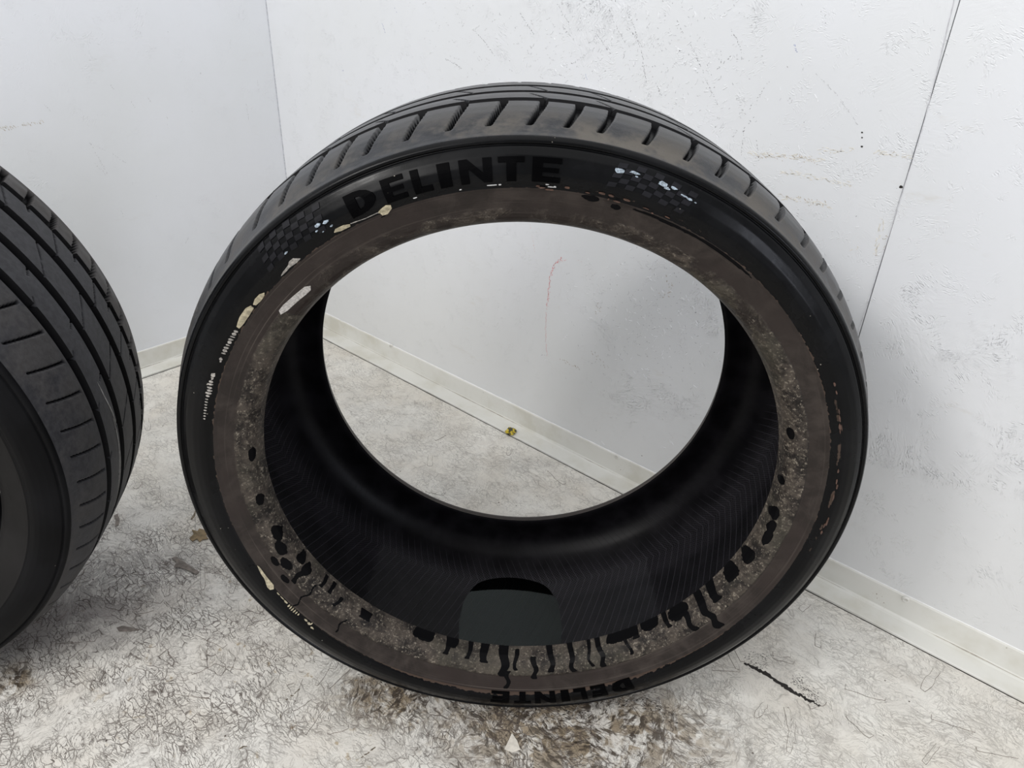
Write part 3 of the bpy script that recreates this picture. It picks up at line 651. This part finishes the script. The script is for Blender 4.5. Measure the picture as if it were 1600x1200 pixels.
blobs = [(164.5, 243, 1.6, 2.6), (177.5, 240, 1.2, 2), (186, 241.5, 2.0, 3), (189.5, 243, 2.0, 2.8), (192.3, 244, 2.4, 3), (199.5, 241, 2.2, 3.5), (206, 240, 2.5, 3.5), (342, 243, 2.4, 3.5), (338, 246, 2.2, 4), (334, 250, 2, 4), (336, 256, 1.5, 3), (331, 259, 1.5, 2.5), (329.3, 242, 1.6, 3.2), (332.5, 240, 1.6, 2.4), (293, 238.2, 3.2, 2.2), (285, 238, 1.5, 1.8), (232, 238, 3, 2), (240.5, 238.3, 4.5, 1.8), (224, 239, 3, 3), (4, 243, 1.8, 2.6), (352, 244, 1.6, 3), (66, 268, .5, .5), (99, 268.5, 1.6, 2.6), (103, 266, .9, 2.2), (111, 268.5, 6, 1.3), (121, 269, 8, 1.4)]
for d0, r0, hw, hr in blobs:
    q = np.sqrt((adiff(deg, d0)/hw)**2+((R_*1000-r0)/hr)**2)+fn(TH*90, R_*700, int(d0))*.12; wet = np.maximum(wet, 1-sstep(q, .75, 1.1))
T.wet = np.where((T.zone == 'liner')[:, None], 1-sstep(np.abs(adiff(deg, 270))+fn(TH*40, T.A*300, 2)*.6, 34.2, 35.0), wet)
T.wet = np.where((T.zone == 'liner')[:, None], T.wet*sstep(T.A, -.085, -.068), T.wet)
# film of brown dirt past the flange line, ragged
sd = (1-sstep(R_, bord-.0006+thick, bord+.0010+thick))
T_dust_side = sd
seeds = fn(TH*34, R_*300, 9)
T_dust_side = np.maximum(T_dust_side, .55*np.exp(-((R_-.2745)/.0016)**2)*sstep(seeds, .1, .5)*np.exp(-(adiff(deg, 105)/28)**2))
T_dust_side = np.maximum(T_dust_side, .75*np.exp(-((R_-.2775)/.0022)**2)*sstep(seeds, -.1, .3)*np.exp(-(adiff(deg, 172)/26)**2))
T.mottle = T.mottle*np.where(T.A > 0, 1, .3); T.wet = np.where((T.zone == 'liner')[:, None], T.wet, T.wet*(T.A > 0))
T.mottle = np.where((R_ > .3055) & (T.zone == 'outer')[:, None], sstep(T.D, .0006, .0032), T.mottle)  # on the tread this mask drives the painted shade in the cuts
dust_full = np.where(R_ < .3055, T_dust_side, T.dust*(T.D < .0012))
T.dust = dust_full
# face masks (n x NT): value of row i means band between i and i+1
def rowmask(fn_): return fn_
zo = (T.zone == 'outer'); am, rm = T.a, T.r
am2 = (am+np.roll(am, -1))/2; rm2 = (rm+np.roll(rm, -1))/2; zo2 = zo & np.roll(zo, -1)
one = np.ones((1, T.NT), bool)
side = zo2 & (rm2 < .3055) & (rm2 >= .2706); beadz = zo2 & (rm2 < .2706); treadz = zo2 & (rm2 >= .3055)
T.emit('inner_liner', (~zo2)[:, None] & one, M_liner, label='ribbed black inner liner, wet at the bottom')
T.emit('bead', (beadz & (am2 > 0))[:, None] & one, M_bead, label='brown crusted bead facing the camera, with black drips')
T.emit('bead', (beadz & (am2 < 0))[:, None] & one, M_bead, label='far bead')
T.emit('sidewall', (side & (am2 > 0))[:, None] & one, M_side, label='wet black sidewall facing the camera')
T.emit('sidewall', (side & (am2 < 0))[:, None] & one, M_side, label='far sidewall')
def in_groove(GR, a):
    g = np.zeros_like(a, bool)
    for c, hw in GR: g |= np.abs(a-c) < hw+.00015
    return g
gm = in_groove(GR_F, am2)
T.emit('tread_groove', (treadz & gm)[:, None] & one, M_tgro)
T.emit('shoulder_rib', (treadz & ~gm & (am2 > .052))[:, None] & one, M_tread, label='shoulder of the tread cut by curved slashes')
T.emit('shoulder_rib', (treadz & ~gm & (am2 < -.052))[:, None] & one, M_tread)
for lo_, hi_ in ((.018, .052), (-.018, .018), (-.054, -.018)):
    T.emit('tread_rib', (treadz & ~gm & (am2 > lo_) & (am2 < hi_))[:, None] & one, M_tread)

def af(r): return np.interp(r, RID, AID)
def surf(d, r, h=0.0):                  # point on the front sidewall / bead at angle d (deg), radius r (m), raised by h
    e = .0006; a0 = af(r); da = (af(r+e)-af(r-e))/(2*e); nl = math.hypot(1, da); na, nr = 1/nl, -da/nl
    t_ = math.radians(d); rr_ = r+nr*h; return Vector((rr_*math.cos(t_), a0+na*h, rr_*math.sin(t_)+RO))
def relief(polys, name, mat, root, h=.0006, sub_d=.35, sub_r=.0018, **kw):
    """flat outlines in (deg, metre) laid onto the curved sidewall as slightly raised pieces; each outline is split in strips"""
    bm = bmesh.new()
    for P in polys:
        vs = [bm.verts.new((p[0], p[1]*1000, 0)) for p in P]
        try: bm.faces.new(vs)
        except ValueError: continue
    def cut(axis, step):
        lo = min(v.co[axis] for v in bm.verts); hi = max(v.co[axis] for v in bm.verts); x = math.floor(lo/step)*step+step
        while x < hi:
            co = [0, 0, 0]; co[axis] = x; no = [0, 0, 0]; no[axis] = 1
            bmesh.ops.bisect_plane(bm, geom=bm.verts[:]+bm.edges[:]+bm.faces[:], plane_co=co, plane_no=no, dist=1e-5); x += step
    cut(0, sub_d*2); cut(1, sub_r*1000)
    res = bmesh.ops.extrude_face_region(bm, geom=bm.faces[:]); up = [g for g in res['geom'] if isinstance(g, bmesh.types.BMVert)]; ups = set(up)
    for v in bm.verts:
        hh = h if v in ups else -.0004; q = surf(v.co.x, v.co.y/1000, hh); v.co = q
    return link(name, from_bm(bm, name), mat, root, **kw)
M_letter = sidewall_rubber('raised_letter_rubber', (.0010, .0010, .0012), .3, .02)
# block letters in a unit box (x 0..1 = reading direction, y 0..1 = up)
def arc(cx, cy, rx, ry, a0, a1, n=10): return [(cx+rx*math.cos(math.radians(a0+(a1-a0)*k/n)), cy+ry*math.sin(math.radians(a0+(a1-a0)*k/n))) for k in range(n+1)]
LET = {
 'D': [[(0, 0), (.36, 0), (.36, 1), (0, 1)]]+[[(.36+.64*math.sin(PI*k/8), .5-.5*math.cos(PI*k/8)), (.36+.64*math.sin(PI*(k+1)/8), .5-.5*math.cos(PI*(k+1)/8)), (.36+.26*math.sin(PI*(k+1)/8), .5-.27*math.cos(PI*(k+1)/8)), (.36+.26*math.sin(PI*k/8), .5-.27*math.cos(PI*k/8))] for k in range(8)],
 'E': [[(0, 0), (.36, 0), (.36, 1), (0, 1)], [(.36, .79), (1, .79), (1, 1), (.36, 1)], [(.36, .40), (.92, .40), (.92, .60), (.36, .60)], [(.36, 0), (1, 0), (1, .21), (.36, .21)]],
 'L': [[(0, 0), (.42, 0), (.42, 1), (0, 1)], [(.42, 0), (1, 0), (1, .24), (.42, .24)]],
 'I': [[(0, 0), (1, 0), (1, 1), (0, 1)]],
 'N': [[(0, 0), (.27, 0), (.27, 1), (0, 1)], [(.27, 1), (.27, .62), (.73, 0), (.73, .40)], [(.73, 0), (1, 0), (1, 1), (.73, 1)]],
 'T': [[(0, .78), (1, .78), (1, 1), (0, 1)], [(.31, 0), (.69, 0), (.69, .78), (.31, .78)]]}
WORD = [('D', 62.0, 66.6), ('E', 67.9, 71.3), ('L', 72.4, 75.2), ('I', 76.3, 78.1), ('N', 79.4, 84.0), ('T', 84.9, 88.6), ('E', 89.7, 93.8)]
def word(shift, rlo, rhi, root, n):
    for ch, d0, d1 in WORD:
        polys = [[(shift+d0+(d1-d0)*x_, rlo+(rhi-rlo)*y_) for x_, y_ in P] for P in LET[ch]]
        relief(polys, 'raised_letter', M_letter, root, .0010, **({'label': 'raised letter %s of the word DELINTE' % ch}))
word(0, .2765, .2925, front, 'top'); word(180.0, .2708, .2860, front, 'bottom')
def checker(d0, d1, r0, r1, nc, nr, name, root, flip=False, skew=2.2):
    polys = []
    for i in range(nc):
        for j in range(nr):
            if (i+j) % 2: continue
            def m(u, v):
                sk = skew*(1-v if not flip else v)*(-1 if not flip else 1)
                wave = .0012*math.sin(u*5)
                return (d0+(d1-d0)*u+sk*.5, r0+(r1-r0)*v+wave)
            polys.append([m(i/nc, j/nr), m((i+.96)/nc, j/nr), m((i+.96)/nc, (j+.96)/nr), m(i/nc, (j+.96)/nr)])
    relief(polys, name, M_flag, root, .0007, kind='stuff', label='raised chequered flag pattern')
M_flag = sidewall_rubber('checker_rubber', (.007, .007, .0085), .34)
checker(46.5, 58.5, .2800, .2985, 9, 5, 'checker_flag', front)
checker(100.5, 112.5, .2800, .2965, 9, 5, 'checker_flag', front, True)
# small shallow line of code digits low on the sidewall is worn away: only ticks are left
def band(dots, name, mat, root, h=.0006, split=False, **kw):            # dots = (deg, r_mm, half_deg, half_mm)
    rnd = random.Random(int(dots[0][0]*10)); P = []
    for d, r, hd, hr in dots:
        m = 10; P.append([(d+hd*math.cos(2*PI*k/m)*rnd.uniform(.7, 1.15), (r+hr*math.sin(2*PI*k/m)*rnd.uniform(.7, 1.15))/1000) for k in range(m)])
    if split:
        for q in P: relief([q], name, mat, root, h, .5, .002, **kw)
    else: relief(P, name, mat, root, h, .5, .002, kind='stuff', **kw)
M_glue = plain('cream_residue', (.37, .325, .225), .5, .35, 350, bump=.8); M_glue2 = plain('grey_residue', (.32, .30, .275), .5, .4, 500, bump=.8)
M_white = plain('white_label_remnant', (.42, .40, .38), .55, .3, 600, bump=.8); M_rust = plain('rusty_residue', (.075, .040, .028), .6, .5, 300, bump=.9)
M_silver = plain('silvery_blotch', (.26, .31, .36), .3, .5, 800, bump=.9)  # pale silvery colour paints in bright reflections on the flag
def blobpoly(pts, name, mat, h=.0006, **kw): return relief([[(d, r/1000) for d, r in pts]], name, mat, front, h, .5, .002, **kw)
blobpoly([(58.0, 274.2), (58.5, 275.8), (59.9, 275.3), (60.9, 273.6), (60.7, 272.0), (59.2, 272.6)], 'residue', M_glue, .0008, label='cream residue')
blobpoly([(65.8, 272.8), (66.4, 274.3), (67.4, 275.6), (68.1, 274.4), (68.0, 271.6), (67.0, 269.8), (66.2, 270.2)], 'residue', M_glue, .0016, label='cream residue lump')
blobpoly([(61.0, 273.6), (63.5, 272.0), (65.8, 272.2), (65.8, 272.7), (63.4, 272.5), (61.0, 274.0)], 'residue', M_glue2, .0004)
blobpoly([(46.0, 272.6), (46.6, 273.4), (48.3, 274.6), (49.0, 276.2), (49.9, 276.2), (50.2, 274.6), (50.6, 272.6), (49.6, 271.8), (48.2, 272.9), (47.0, 272.2)], 'residue', M_glue2, .0006, label='grey residue')
blobpoly([(38.9, 272.4), (38.8, 274.4), (39.8, 275.6), (41.0, 275.2), (41.7, 273.2), (41.2, 271.6), (40.0, 271.2)], 'residue', M_glue, .0010, label='round cream residue')
blobpoly([(33.4, 273.4), (33.6, 275.6), (35.5, 277.2), (37.5, 277.0), (38.4, 275.0), (38.2, 272.6), (36.6, 271.8), (34.8, 272.2)], 'residue', M_glue, .0009)
band([(32.6-.62*k, 274.3+.14*k, .22+.12*math.sin(k*2.1), 1.7) for k in range(9)], 'residue', M_glue2, front, .0006, label='ridged grey residue')
band([(26.4, 275.6, .3, 1.1), (25.9, 275.2, .22, .8), (22.8, 277.3, .5, 1.6), (22.1, 277.0, .3, .8), (21.4, 277.4, .25, 1.9), (20.8, 277.6, .2, 2.2), (20.1, 277.4, .2, 2.2), (19.5, 277.0, .2, 2.0), (18.9, 277.6, .2, 2.4), (18.3, 277.6, .2, 1.6)]+[(17.6-.6*k, 277.7, .12, 1.3-.05*k) for k in range(8)], 'residue', M_glue2, front, .0005)
blobpoly([(39.2, 253.6), (39.8, 256.4), (41.2, 256.6), (46.6, 254.2), (47.4, 251.6), (46.8, 249.4), (45.6, 249.4), (40.6, 251.4)], 'label_remnant', M_white, .0008, label='torn white label remnant on the bead')
blobpoly([(337.4, 270.2), (334.2, 271.8), (331.8, 275.0), (330.9, 274.8), (330.5, 271.8), (331.4, 269.6), (333.6, 269.6), (336.8, 269.4)], 'residue', M_glue, .0012, label='cream drip residue')
band([(328.9, 272.2, .5, .6), (327.6, 272.3, .7, .5), (326.3, 272.5, .6, .9), (325.2, 273.0, .18, 1.6), (324.6, 273.0, .14, 1.8), (324.0, 273.1, .14, 1.8), (323.4, 273.1, .14, 1.8), (322.8, 273.2, .14, 1.6), (322.2, 273.2, .14, 1.2), (320.0, 273.0, .5, .8), (319.0, 273.6, .4, 1.0), (318.5, 272.2, .14, 1.4), (317.8, 275.0, .5, .8)], 'residue', M_glue, front, .0006)
band([(101.8, 291.5, .8, 1.8), (103.9, 292.8, .8, .9), (104.3, 290.9, .25, .5)], 'bright_blotch', M_silver, front, .0012, True)  # reflection blotches on the right flag, built as pale raised spots
band([(108.2, 292.0, .8, 1.6), (108.9, 290.4, .5, 1.0), (109.9, 292.2, .5, .9)], 'bright_blotch', M_silver, front, .0012, True)
band([(111.6, 290.4, .6, .6), (112.6, 289.9, .5, .7), (113.6, 289.6, .2, .4)], 'bright_blotch', M_silver, front, .0010, True)
band([(56.6, 284.4, .5, 1.4), (58.0, 283.6, .5, 1.2), (56.0, 281.6, .22, .6), (49.8, 282.2, .3, .7), (58.4, 279.3, .25, .5), (56.8, 278.9, .15, .4)], 'bright_blotch', M_silver, front, .0012, True)
rnd = random.Random(3)
band([(rnd.uniform(84, 112), rnd.uniform(270.5, 274.5), rnd.uniform(.12, .7), rnd.uniform(.2, .6)) for _ in range(13)], 'residue', M_rust, front, .0010, label='rusty brown residue specks')
band([(rnd.uniform(152, 188), 279+rnd.uniform(-1.0, 1.0), rnd.uniform(.2, .8), rnd.uniform(.4, .9)) for _ in range(16)], 'residue', M_rust, front, .0008)
band([(83.8, 273.6, .8, .25), (85.0, 273.6, .25, .3), (92.0, 274.4, .3, .3), (92.6, 272.6, .5, .3), (93.2, 273.0, .2, .5), (79, 272.6, .2, .3), (72, 274.0, .3, .2), (69.4, 283.5, .9, .25)], 'water_bead', plain('bright_speck', (.6, .6, .6), .2, .1), front, .0006)

# water standing in the bottom of the front tyre (a body with depth, held by the beads)
def liner_half(z):        # half width at height z and axial position: radius of the liner
    return z
WZ = .0208
def water_mesh():
    bm = bmesh.new(); ys = np.linspace(-.128, .106, 40); rows = []
    lnx = np.array([p[0] for p in LN[:9]]); lnr = np.array([p[1] for p in LN[:9]])
    blx = -(lnx+(.122-.0885)*np.clip((.300-lnr)/(.300-.2374), 0, 1))
    def rad(y): return np.interp(y, lnx[:6], lnr[:6]) if y >= 0 else np.interp(-y, -blx[:6], lnr[:6])
    for y in ys:
        r = rad(y)+.0006; dz = RO-WZ
        hw = math.sqrt(max(r*r-dz*dz, 1e-8)); rows.append((y, hw, r))
    NX = 48; top = []
    for y, hw, r in rows: top.append([bm.verts.new((hw*(2*k/NX-1), y, WZ)) for k in range(NX+1)])
    for a, b in zip(top, top[1:]):
        for k in range(NX): bm.faces.new((a[k], a[k+1], b[k+1], b[k]))
    return from_bm(bm, 'water', True)
wt = link('water', water_mesh(), water_mat(), None, label='shallow dark puddle lying in the bottom of the upright front tyre', category='water')
wt.matrix_world = Matrix.Translation(front.location) @ Matrix.Rotation(TYAW+PI/2, 4, 'Z')

# ---- left tyre ---------------------------------------------------------------
LX, LY, LYAW, LLEAN = .459434, -.887713, 2.429736, .031902
sl = math.sin(LLEAN)
left = empty('tyre', (LX+RO*sl*math.cos(LYAW), LY+RO*sl*math.sin(LYAW), .0008), (-LLEAN, 0, LYAW+PI/2),
             label='matte grey-black tyre cut off by the left edge, four deep tread grooves facing the camera', category='tyre')
# grooves measured away from the camera -> local y is the opposite sign
GR_L = [(.0537, .0052), (.0153, .0056), (-.0262, .0056), (-.0620, .0048)]
blk = [145.4+5.36*k for k in range(-6, 14)]; blk = [148.2-5.3*3+5.3*k for k in range(67)]
nsl = [159.2+4.0*0, 163.8]
near_s = [140.6, 146.4, 152.2, 157.9, 163.8, 169.8, 175.6, 181.0, 186.6, 192.0, 197.4, 203.0, 208.6, 214.2, 219.8]+[225.4+5.5*k for k in range(49)]
def depth_left(A, R_, TH):
    D = np.zeros_like(A)
    for g, hw in GR_L: D = np.maximum(D, groove_depth(A, g, hw, .0075))
    D = np.maximum(D, slash_depth(A, TH, blk, -.0655, -.1080, .0033, 1.2, .0075))
    D = np.maximum(D, slash_depth(A, TH, near_s, .0620, .1020, .0014, 2.4, .0042, .15, .2))
    # thin sipes and short notches on the ribs
    D = np.maximum(D, slash_depth(A, TH, blk[::2], -.058, -.0305, .0006, -3.4, .003))
    D = np.maximum(D, slash_depth(A, TH, [b+2.6 for b in blk[::2]], -.0580, -.0500, .0014, -.8, .005, 0, .8))
    D = np.maximum(D, slash_depth(A, TH, [b+1.0 for b in blk[::2]], -.0215, .0105, .0006, -5.0, .003))
    D = np.maximum(D, slash_depth(A, TH, [b+2.0 for b in blk[::2]], .0490, .0440, .0014, 1.2, .005, 0, .8))
    D = np.maximum(D, slash_depth(A, TH, [b-.8 for b in blk[::2]], .0205, .0290, .0012, -1.0, .005, 0, .8))
    return D
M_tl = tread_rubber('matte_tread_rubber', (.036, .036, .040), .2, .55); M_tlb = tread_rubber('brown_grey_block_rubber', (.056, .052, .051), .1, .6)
M_gl = tread_rubber('deep_groove_rubber', (.005, .005, .0055), 0, .8); M_sl = sidewall_rubber('matte_sidewall_rubber', (.0045, .0045, .005), .42, .06)  # groove rubber kept black to paint in the recess shade
M_bl = sidewall_rubber('plain_bead_rubber', (.009, .0085, .0085), .5)
L = Tyre(left, depth_left, GR_L, None, NT_=1560)
L.mottle = sstep(L.D, .0006, .0032)*(L.R > .3055)  # depth mask for the shade painted into cuts and grooves
L.dust = np.where(np.abs(L.A) > .056, .8, .12)*(L.R > .3055)*(L.D < .001)
zo = (L.zone == 'outer'); am2 = (L.a+np.roll(L.a, -1))/2; rm2 = (L.r+np.roll(L.r, -1))/2; zo2 = zo & np.roll(zo, -1)
one = np.ones((1, L.NT), bool)
side = zo2 & (rm2 < .3055) & (rm2 >= .2706); beadz = zo2 & (rm2 < .2706); treadz = zo2 & (rm2 >= .3055)
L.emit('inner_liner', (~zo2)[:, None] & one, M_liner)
L.emit('bead', (beadz & (am2 > 0))[:, None] & one, M_bl); L.emit('bead', (beadz & (am2 < 0))[:, None] & one, M_bl)
L.emit('sidewall', (side & (am2 > 0))[:, None] & one, M_sl); L.emit('sidewall', (side & (am2 < 0))[:, None] & one, M_sl)
gm = in_groove(GR_L, am2)
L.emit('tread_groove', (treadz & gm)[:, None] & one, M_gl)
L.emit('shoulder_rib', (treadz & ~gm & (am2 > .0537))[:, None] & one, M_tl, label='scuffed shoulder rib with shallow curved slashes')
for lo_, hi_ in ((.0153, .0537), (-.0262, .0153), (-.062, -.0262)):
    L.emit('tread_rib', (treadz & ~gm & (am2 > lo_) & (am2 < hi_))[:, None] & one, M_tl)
colth = np.degrees(L.th+(L.th[1]-L.th[0])/2); bb = sorted([(b+.6) % 360 for b in blk])
fr_row = (treadz & ~gm & (am2 < -.062))
for k in range(len(bb)):
    d0 = bb[k]; d1 = bb[(k+1) % len(bb)]
    cm = (colth >= d0) & (colth < d1) if d1 > d0 else (colth >= d0) | (colth < d1)
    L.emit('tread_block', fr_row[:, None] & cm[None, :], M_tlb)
# pale scrape along the second rib
def on_tread(d, a, h=.0002):
    r = np.interp(abs(a), AID[::-1], RID[::-1])+h; t_ = math.radians(d); return Vector((r*math.cos(t_), a, r*math.sin(t_)+RO))
def scrape(pts, wd, parent):
    bm = bmesh.new(); prev = None; n = 26; P = np.array(pts)
    for k in range(n+1):
        t_ = k/n*(len(P)-1); i = min(int(t_), len(P)-2); f = t_-i; d, a = P[i]*(1-f)+P[i+1]*f
        w_ = wd*math.sin(PI*(k+.5)/(n+1))**.5*(1+.3*mnoise.noise((k*.7, 1, 1)))
        q = [bm.verts.new(on_tread(d, a-w_/2)), bm.verts.new(on_tread(d, a, .00035)), bm.verts.new(on_tread(d, a+w_/2))]
        if prev: bm.faces.new((prev[0], prev[1], q[1], q[0])); bm.faces.new((prev[1], prev[2], q[2], q[1]))
        prev = q
    return link('scrape', from_bm(bm, 'scrape'), M_scrape, parent, label='pale scrape')
M_scrape = plain('pale_scrape_rubber', (.22, .215, .205), .6, .3, 300)
scrape([(173.5, .0335), (177, .0310), (181, .0255), (184, .0235)], .0022, left)
scrape([(182, .0270), (188, .0250), (194, .0260), (199, .0262)], .0024, left)
scrape([(190, .0225), (197, .0222), (204, .0228)], .0024, left)

# ---------------------------------------------------------------- loose bits on the floor
def crumple(name, loc, size, seed, mats, label, cat, flat=.5, rot=0):
    rnd = random.Random(seed); bm = bmesh.new(); bmesh.ops.create_icosphere(bm, subdivisions=3, radius=1)
    for v in bm.verts:
        n_ = mnoise.noise(v.co*1.6+Vector((seed, 0, 0))); m_ = mnoise.noise(v.co*4+Vector((0, seed, 0)))
        v.co *= 1+.55*n_+.22*m_; v.co = Vector((v.co.x*size[0], v.co.y*size[1], v.co.z*size[2]))
    zmin = min(v.co.z for v in bm.verts)
    for v in bm.verts: v.co.z -= zmin
    me = from_bm(bm, name)
    for m in mats: me.materials.append(m)
    for p in me.polygons: p.material_index = 1 if len(mats) > 1 and (mnoise.noise(Vector(p.center)*260+Vector((seed, 0, 0))) > .02) else 0
    o = link(name, me, None, None, label=label, category=cat); o.location = loc; o.rotation_euler = (0, 0, rot); return o
p = on_plane(798, 680, 2)
crumple('litter_scrap', (p.x, p.y, .0005), (.0085, .0060, .0066), 5, [plain('grey_green_foil', (.06, .06, .035), .5, .4, 300), plain('yellow_foil', (.55, .42, .03), .4, .25, 300)], 'tiny crumpled black and yellow scrap on the floor joint, seen through the tyre', 'litter', rot=.6)
def flake(name, outline, mat, label, cat, h=.0015, curl=.002, parent=None):
    """outline in pixels on the floor"""
    bm = bmesh.new(); P = [on_plane(x_, y_, 2) for x_, y_ in outline]; c = sum(P, Vector())/len(P)
    ring = []; low = []
    for i, q in enumerate(P):
        z = h+curl*abs(mnoise.noise(Vector((i*1.3, 2, 0)))); ring.append(bm.verts.new((q.x-c.x, q.y-c.y, z))); low.append(bm.verts.new((q.x-c.x, q.y-c.y, max(.0001, z-.0008))))
    ctr = bm.verts.new((0, 0, h+curl*.8)); cl_ = bm.verts.new((0, 0, h*.3)); n = len(P)
    for i in range(n):
        j = (i+1) % n; bm.faces.new((ring[i], ring[j], ctr)); bm.faces.new((low[j], low[i], cl_)); bm.faces.new((ring[i], low[i], low[j], ring[j]))
    kw = dict(label=label)
    if parent is None: kw['category'] = cat
    o = link(name, from_bm(bm, name), mat, parent, **kw); o.location = (c.x, c.y, .0); return o
M_leaf = plain('brown_leaf', (.20, .145, .075), .7, .35, 120); M_chipb = plain('brown_bark', (.17, .14, .10), .8, .4, 150); M_chipg = plain('grey_brown_chip', (.19, .165, .145), .8, .3, 150)
flake('leaf_fragment', [(296, 842), (303, 836), (300, 829), (309, 831), (312, 827), (319, 829), (325, 833), (322, 838), (326, 843), (317, 844), (312, 848), (308, 843), (301, 847)], M_leaf, 'ragged brown leaf fragment on the floor by the front tyre, left side', 'leaf')
flake('wood_chip', [(268, 873), (276, 871), (290, 881), (303, 889), (312, 895), (307, 899), (297, 894), (286, 889), (272, 887), (276, 880)], M_chipg, 'grey brown splinter lying pale side down between the two tyres', 'wood chip')
flake('wood_chip', [(178, 806), (184, 803), (187, 812), (185, 822), (180, 823), (181, 814)], M_chipg, 'small brown chip beside the tread of the left tyre', 'wood chip', .0006, .0005)
flake('wood_chip', [(182, 981), (192, 978), (206, 981), (221, 984), (205, 987), (186, 987)], M_chipg, 'flat grey sliver on the floor below the gap between tyres', 'wood chip', .0004, .0006)
flake('wood_chip', [(298, 811), (303, 805), (307, 793), (305, 806), (300, 812)], M_chipb, 'thin curled splinter touching the left edge of the front tyre', 'wood chip', .0008, .001)
flake('wood_chip', [(788, 1171), (800, 1146), (808, 1158), (813, 1172), (800, 1176)], plain('pale_paint_flake', (.66, .62, .55), .6, .1), 'pale diamond-shaped paint flake in the stain below the front tyre', 'paint flake', .0006, .0006)
# the dark slit in the boards right of the front tyre, with grit spilled beside it
pts = [(1163, 1036), (1176, 1042), (1190, 1049), (1205, 1058), (1222, 1070), (1240, 1081), (1257, 1090), (1272, 1099), (1282, 1103)]
P = [on_plane(*q, 2) for q in pts]
P = [P[k//6].lerp(P[k//6+1], (k % 6)/6)+Vector((mnoise.noise((k*.45, 3, 1)), mnoise.noise((k*.45, 9, 2)), 0))*.0022 for k in range(6*(len(P)-1))]+[P[-1]]
strip([P[0]+(P[-1]-P[0])*0]+P[1:], lambda t: .0016+.0046*(.35+.65*math.sin(PI*min(1, .15+t*.85)))*(.6+.8*abs(mnoise.noise((t*19, 3, 1))))*(1 if t < .97 else .3), (0, 0, 1), 'board_slit', M_dark, fl, .0005, .5, 3, label='dark slit in the floor board')
def FP(l): return [on_plane(x_, y_, 2) for x_, y_ in l]
dabs([FP([(1165, 1030), (1190, 1022), (1200, 1030)]), FP([(1170, 1038), (1200, 1044)]), FP([(1236, 1060), (1262, 1076), (1275, 1090)]), FP([(1242, 1056), (1255, 1066)]), FP([(1250, 1070), (1280, 1098)])], 'grit', M_dark, fl, size=.0012, step=.00035, spread=.0042, fill=.7, seed=50)
dabs([FP([(700, 1100), (760, 1112), (830, 1118), (900, 1110), (960, 1100), (1010, 1085)]), FP([(560, 1050), (640, 1075)]), FP([(1000, 1100), (1060, 1120)])], 'grit', M_dark, fl, size=.0016, step=.0011, spread=.0060, fill=.6, seed=51, h=.0006)
dabs([FP([(470, 1072), (460, 1085), (448, 1093)]), FP([(385, 1165), (375, 1170)]), FP([(437, 1118), (440, 1120)]), FP([(585, 1168), (565, 1185)])], 'splinter', M_chipb, fl, size=.003, step=.0026, spread=.0004, fill=.9, seed=52, h=.0008)
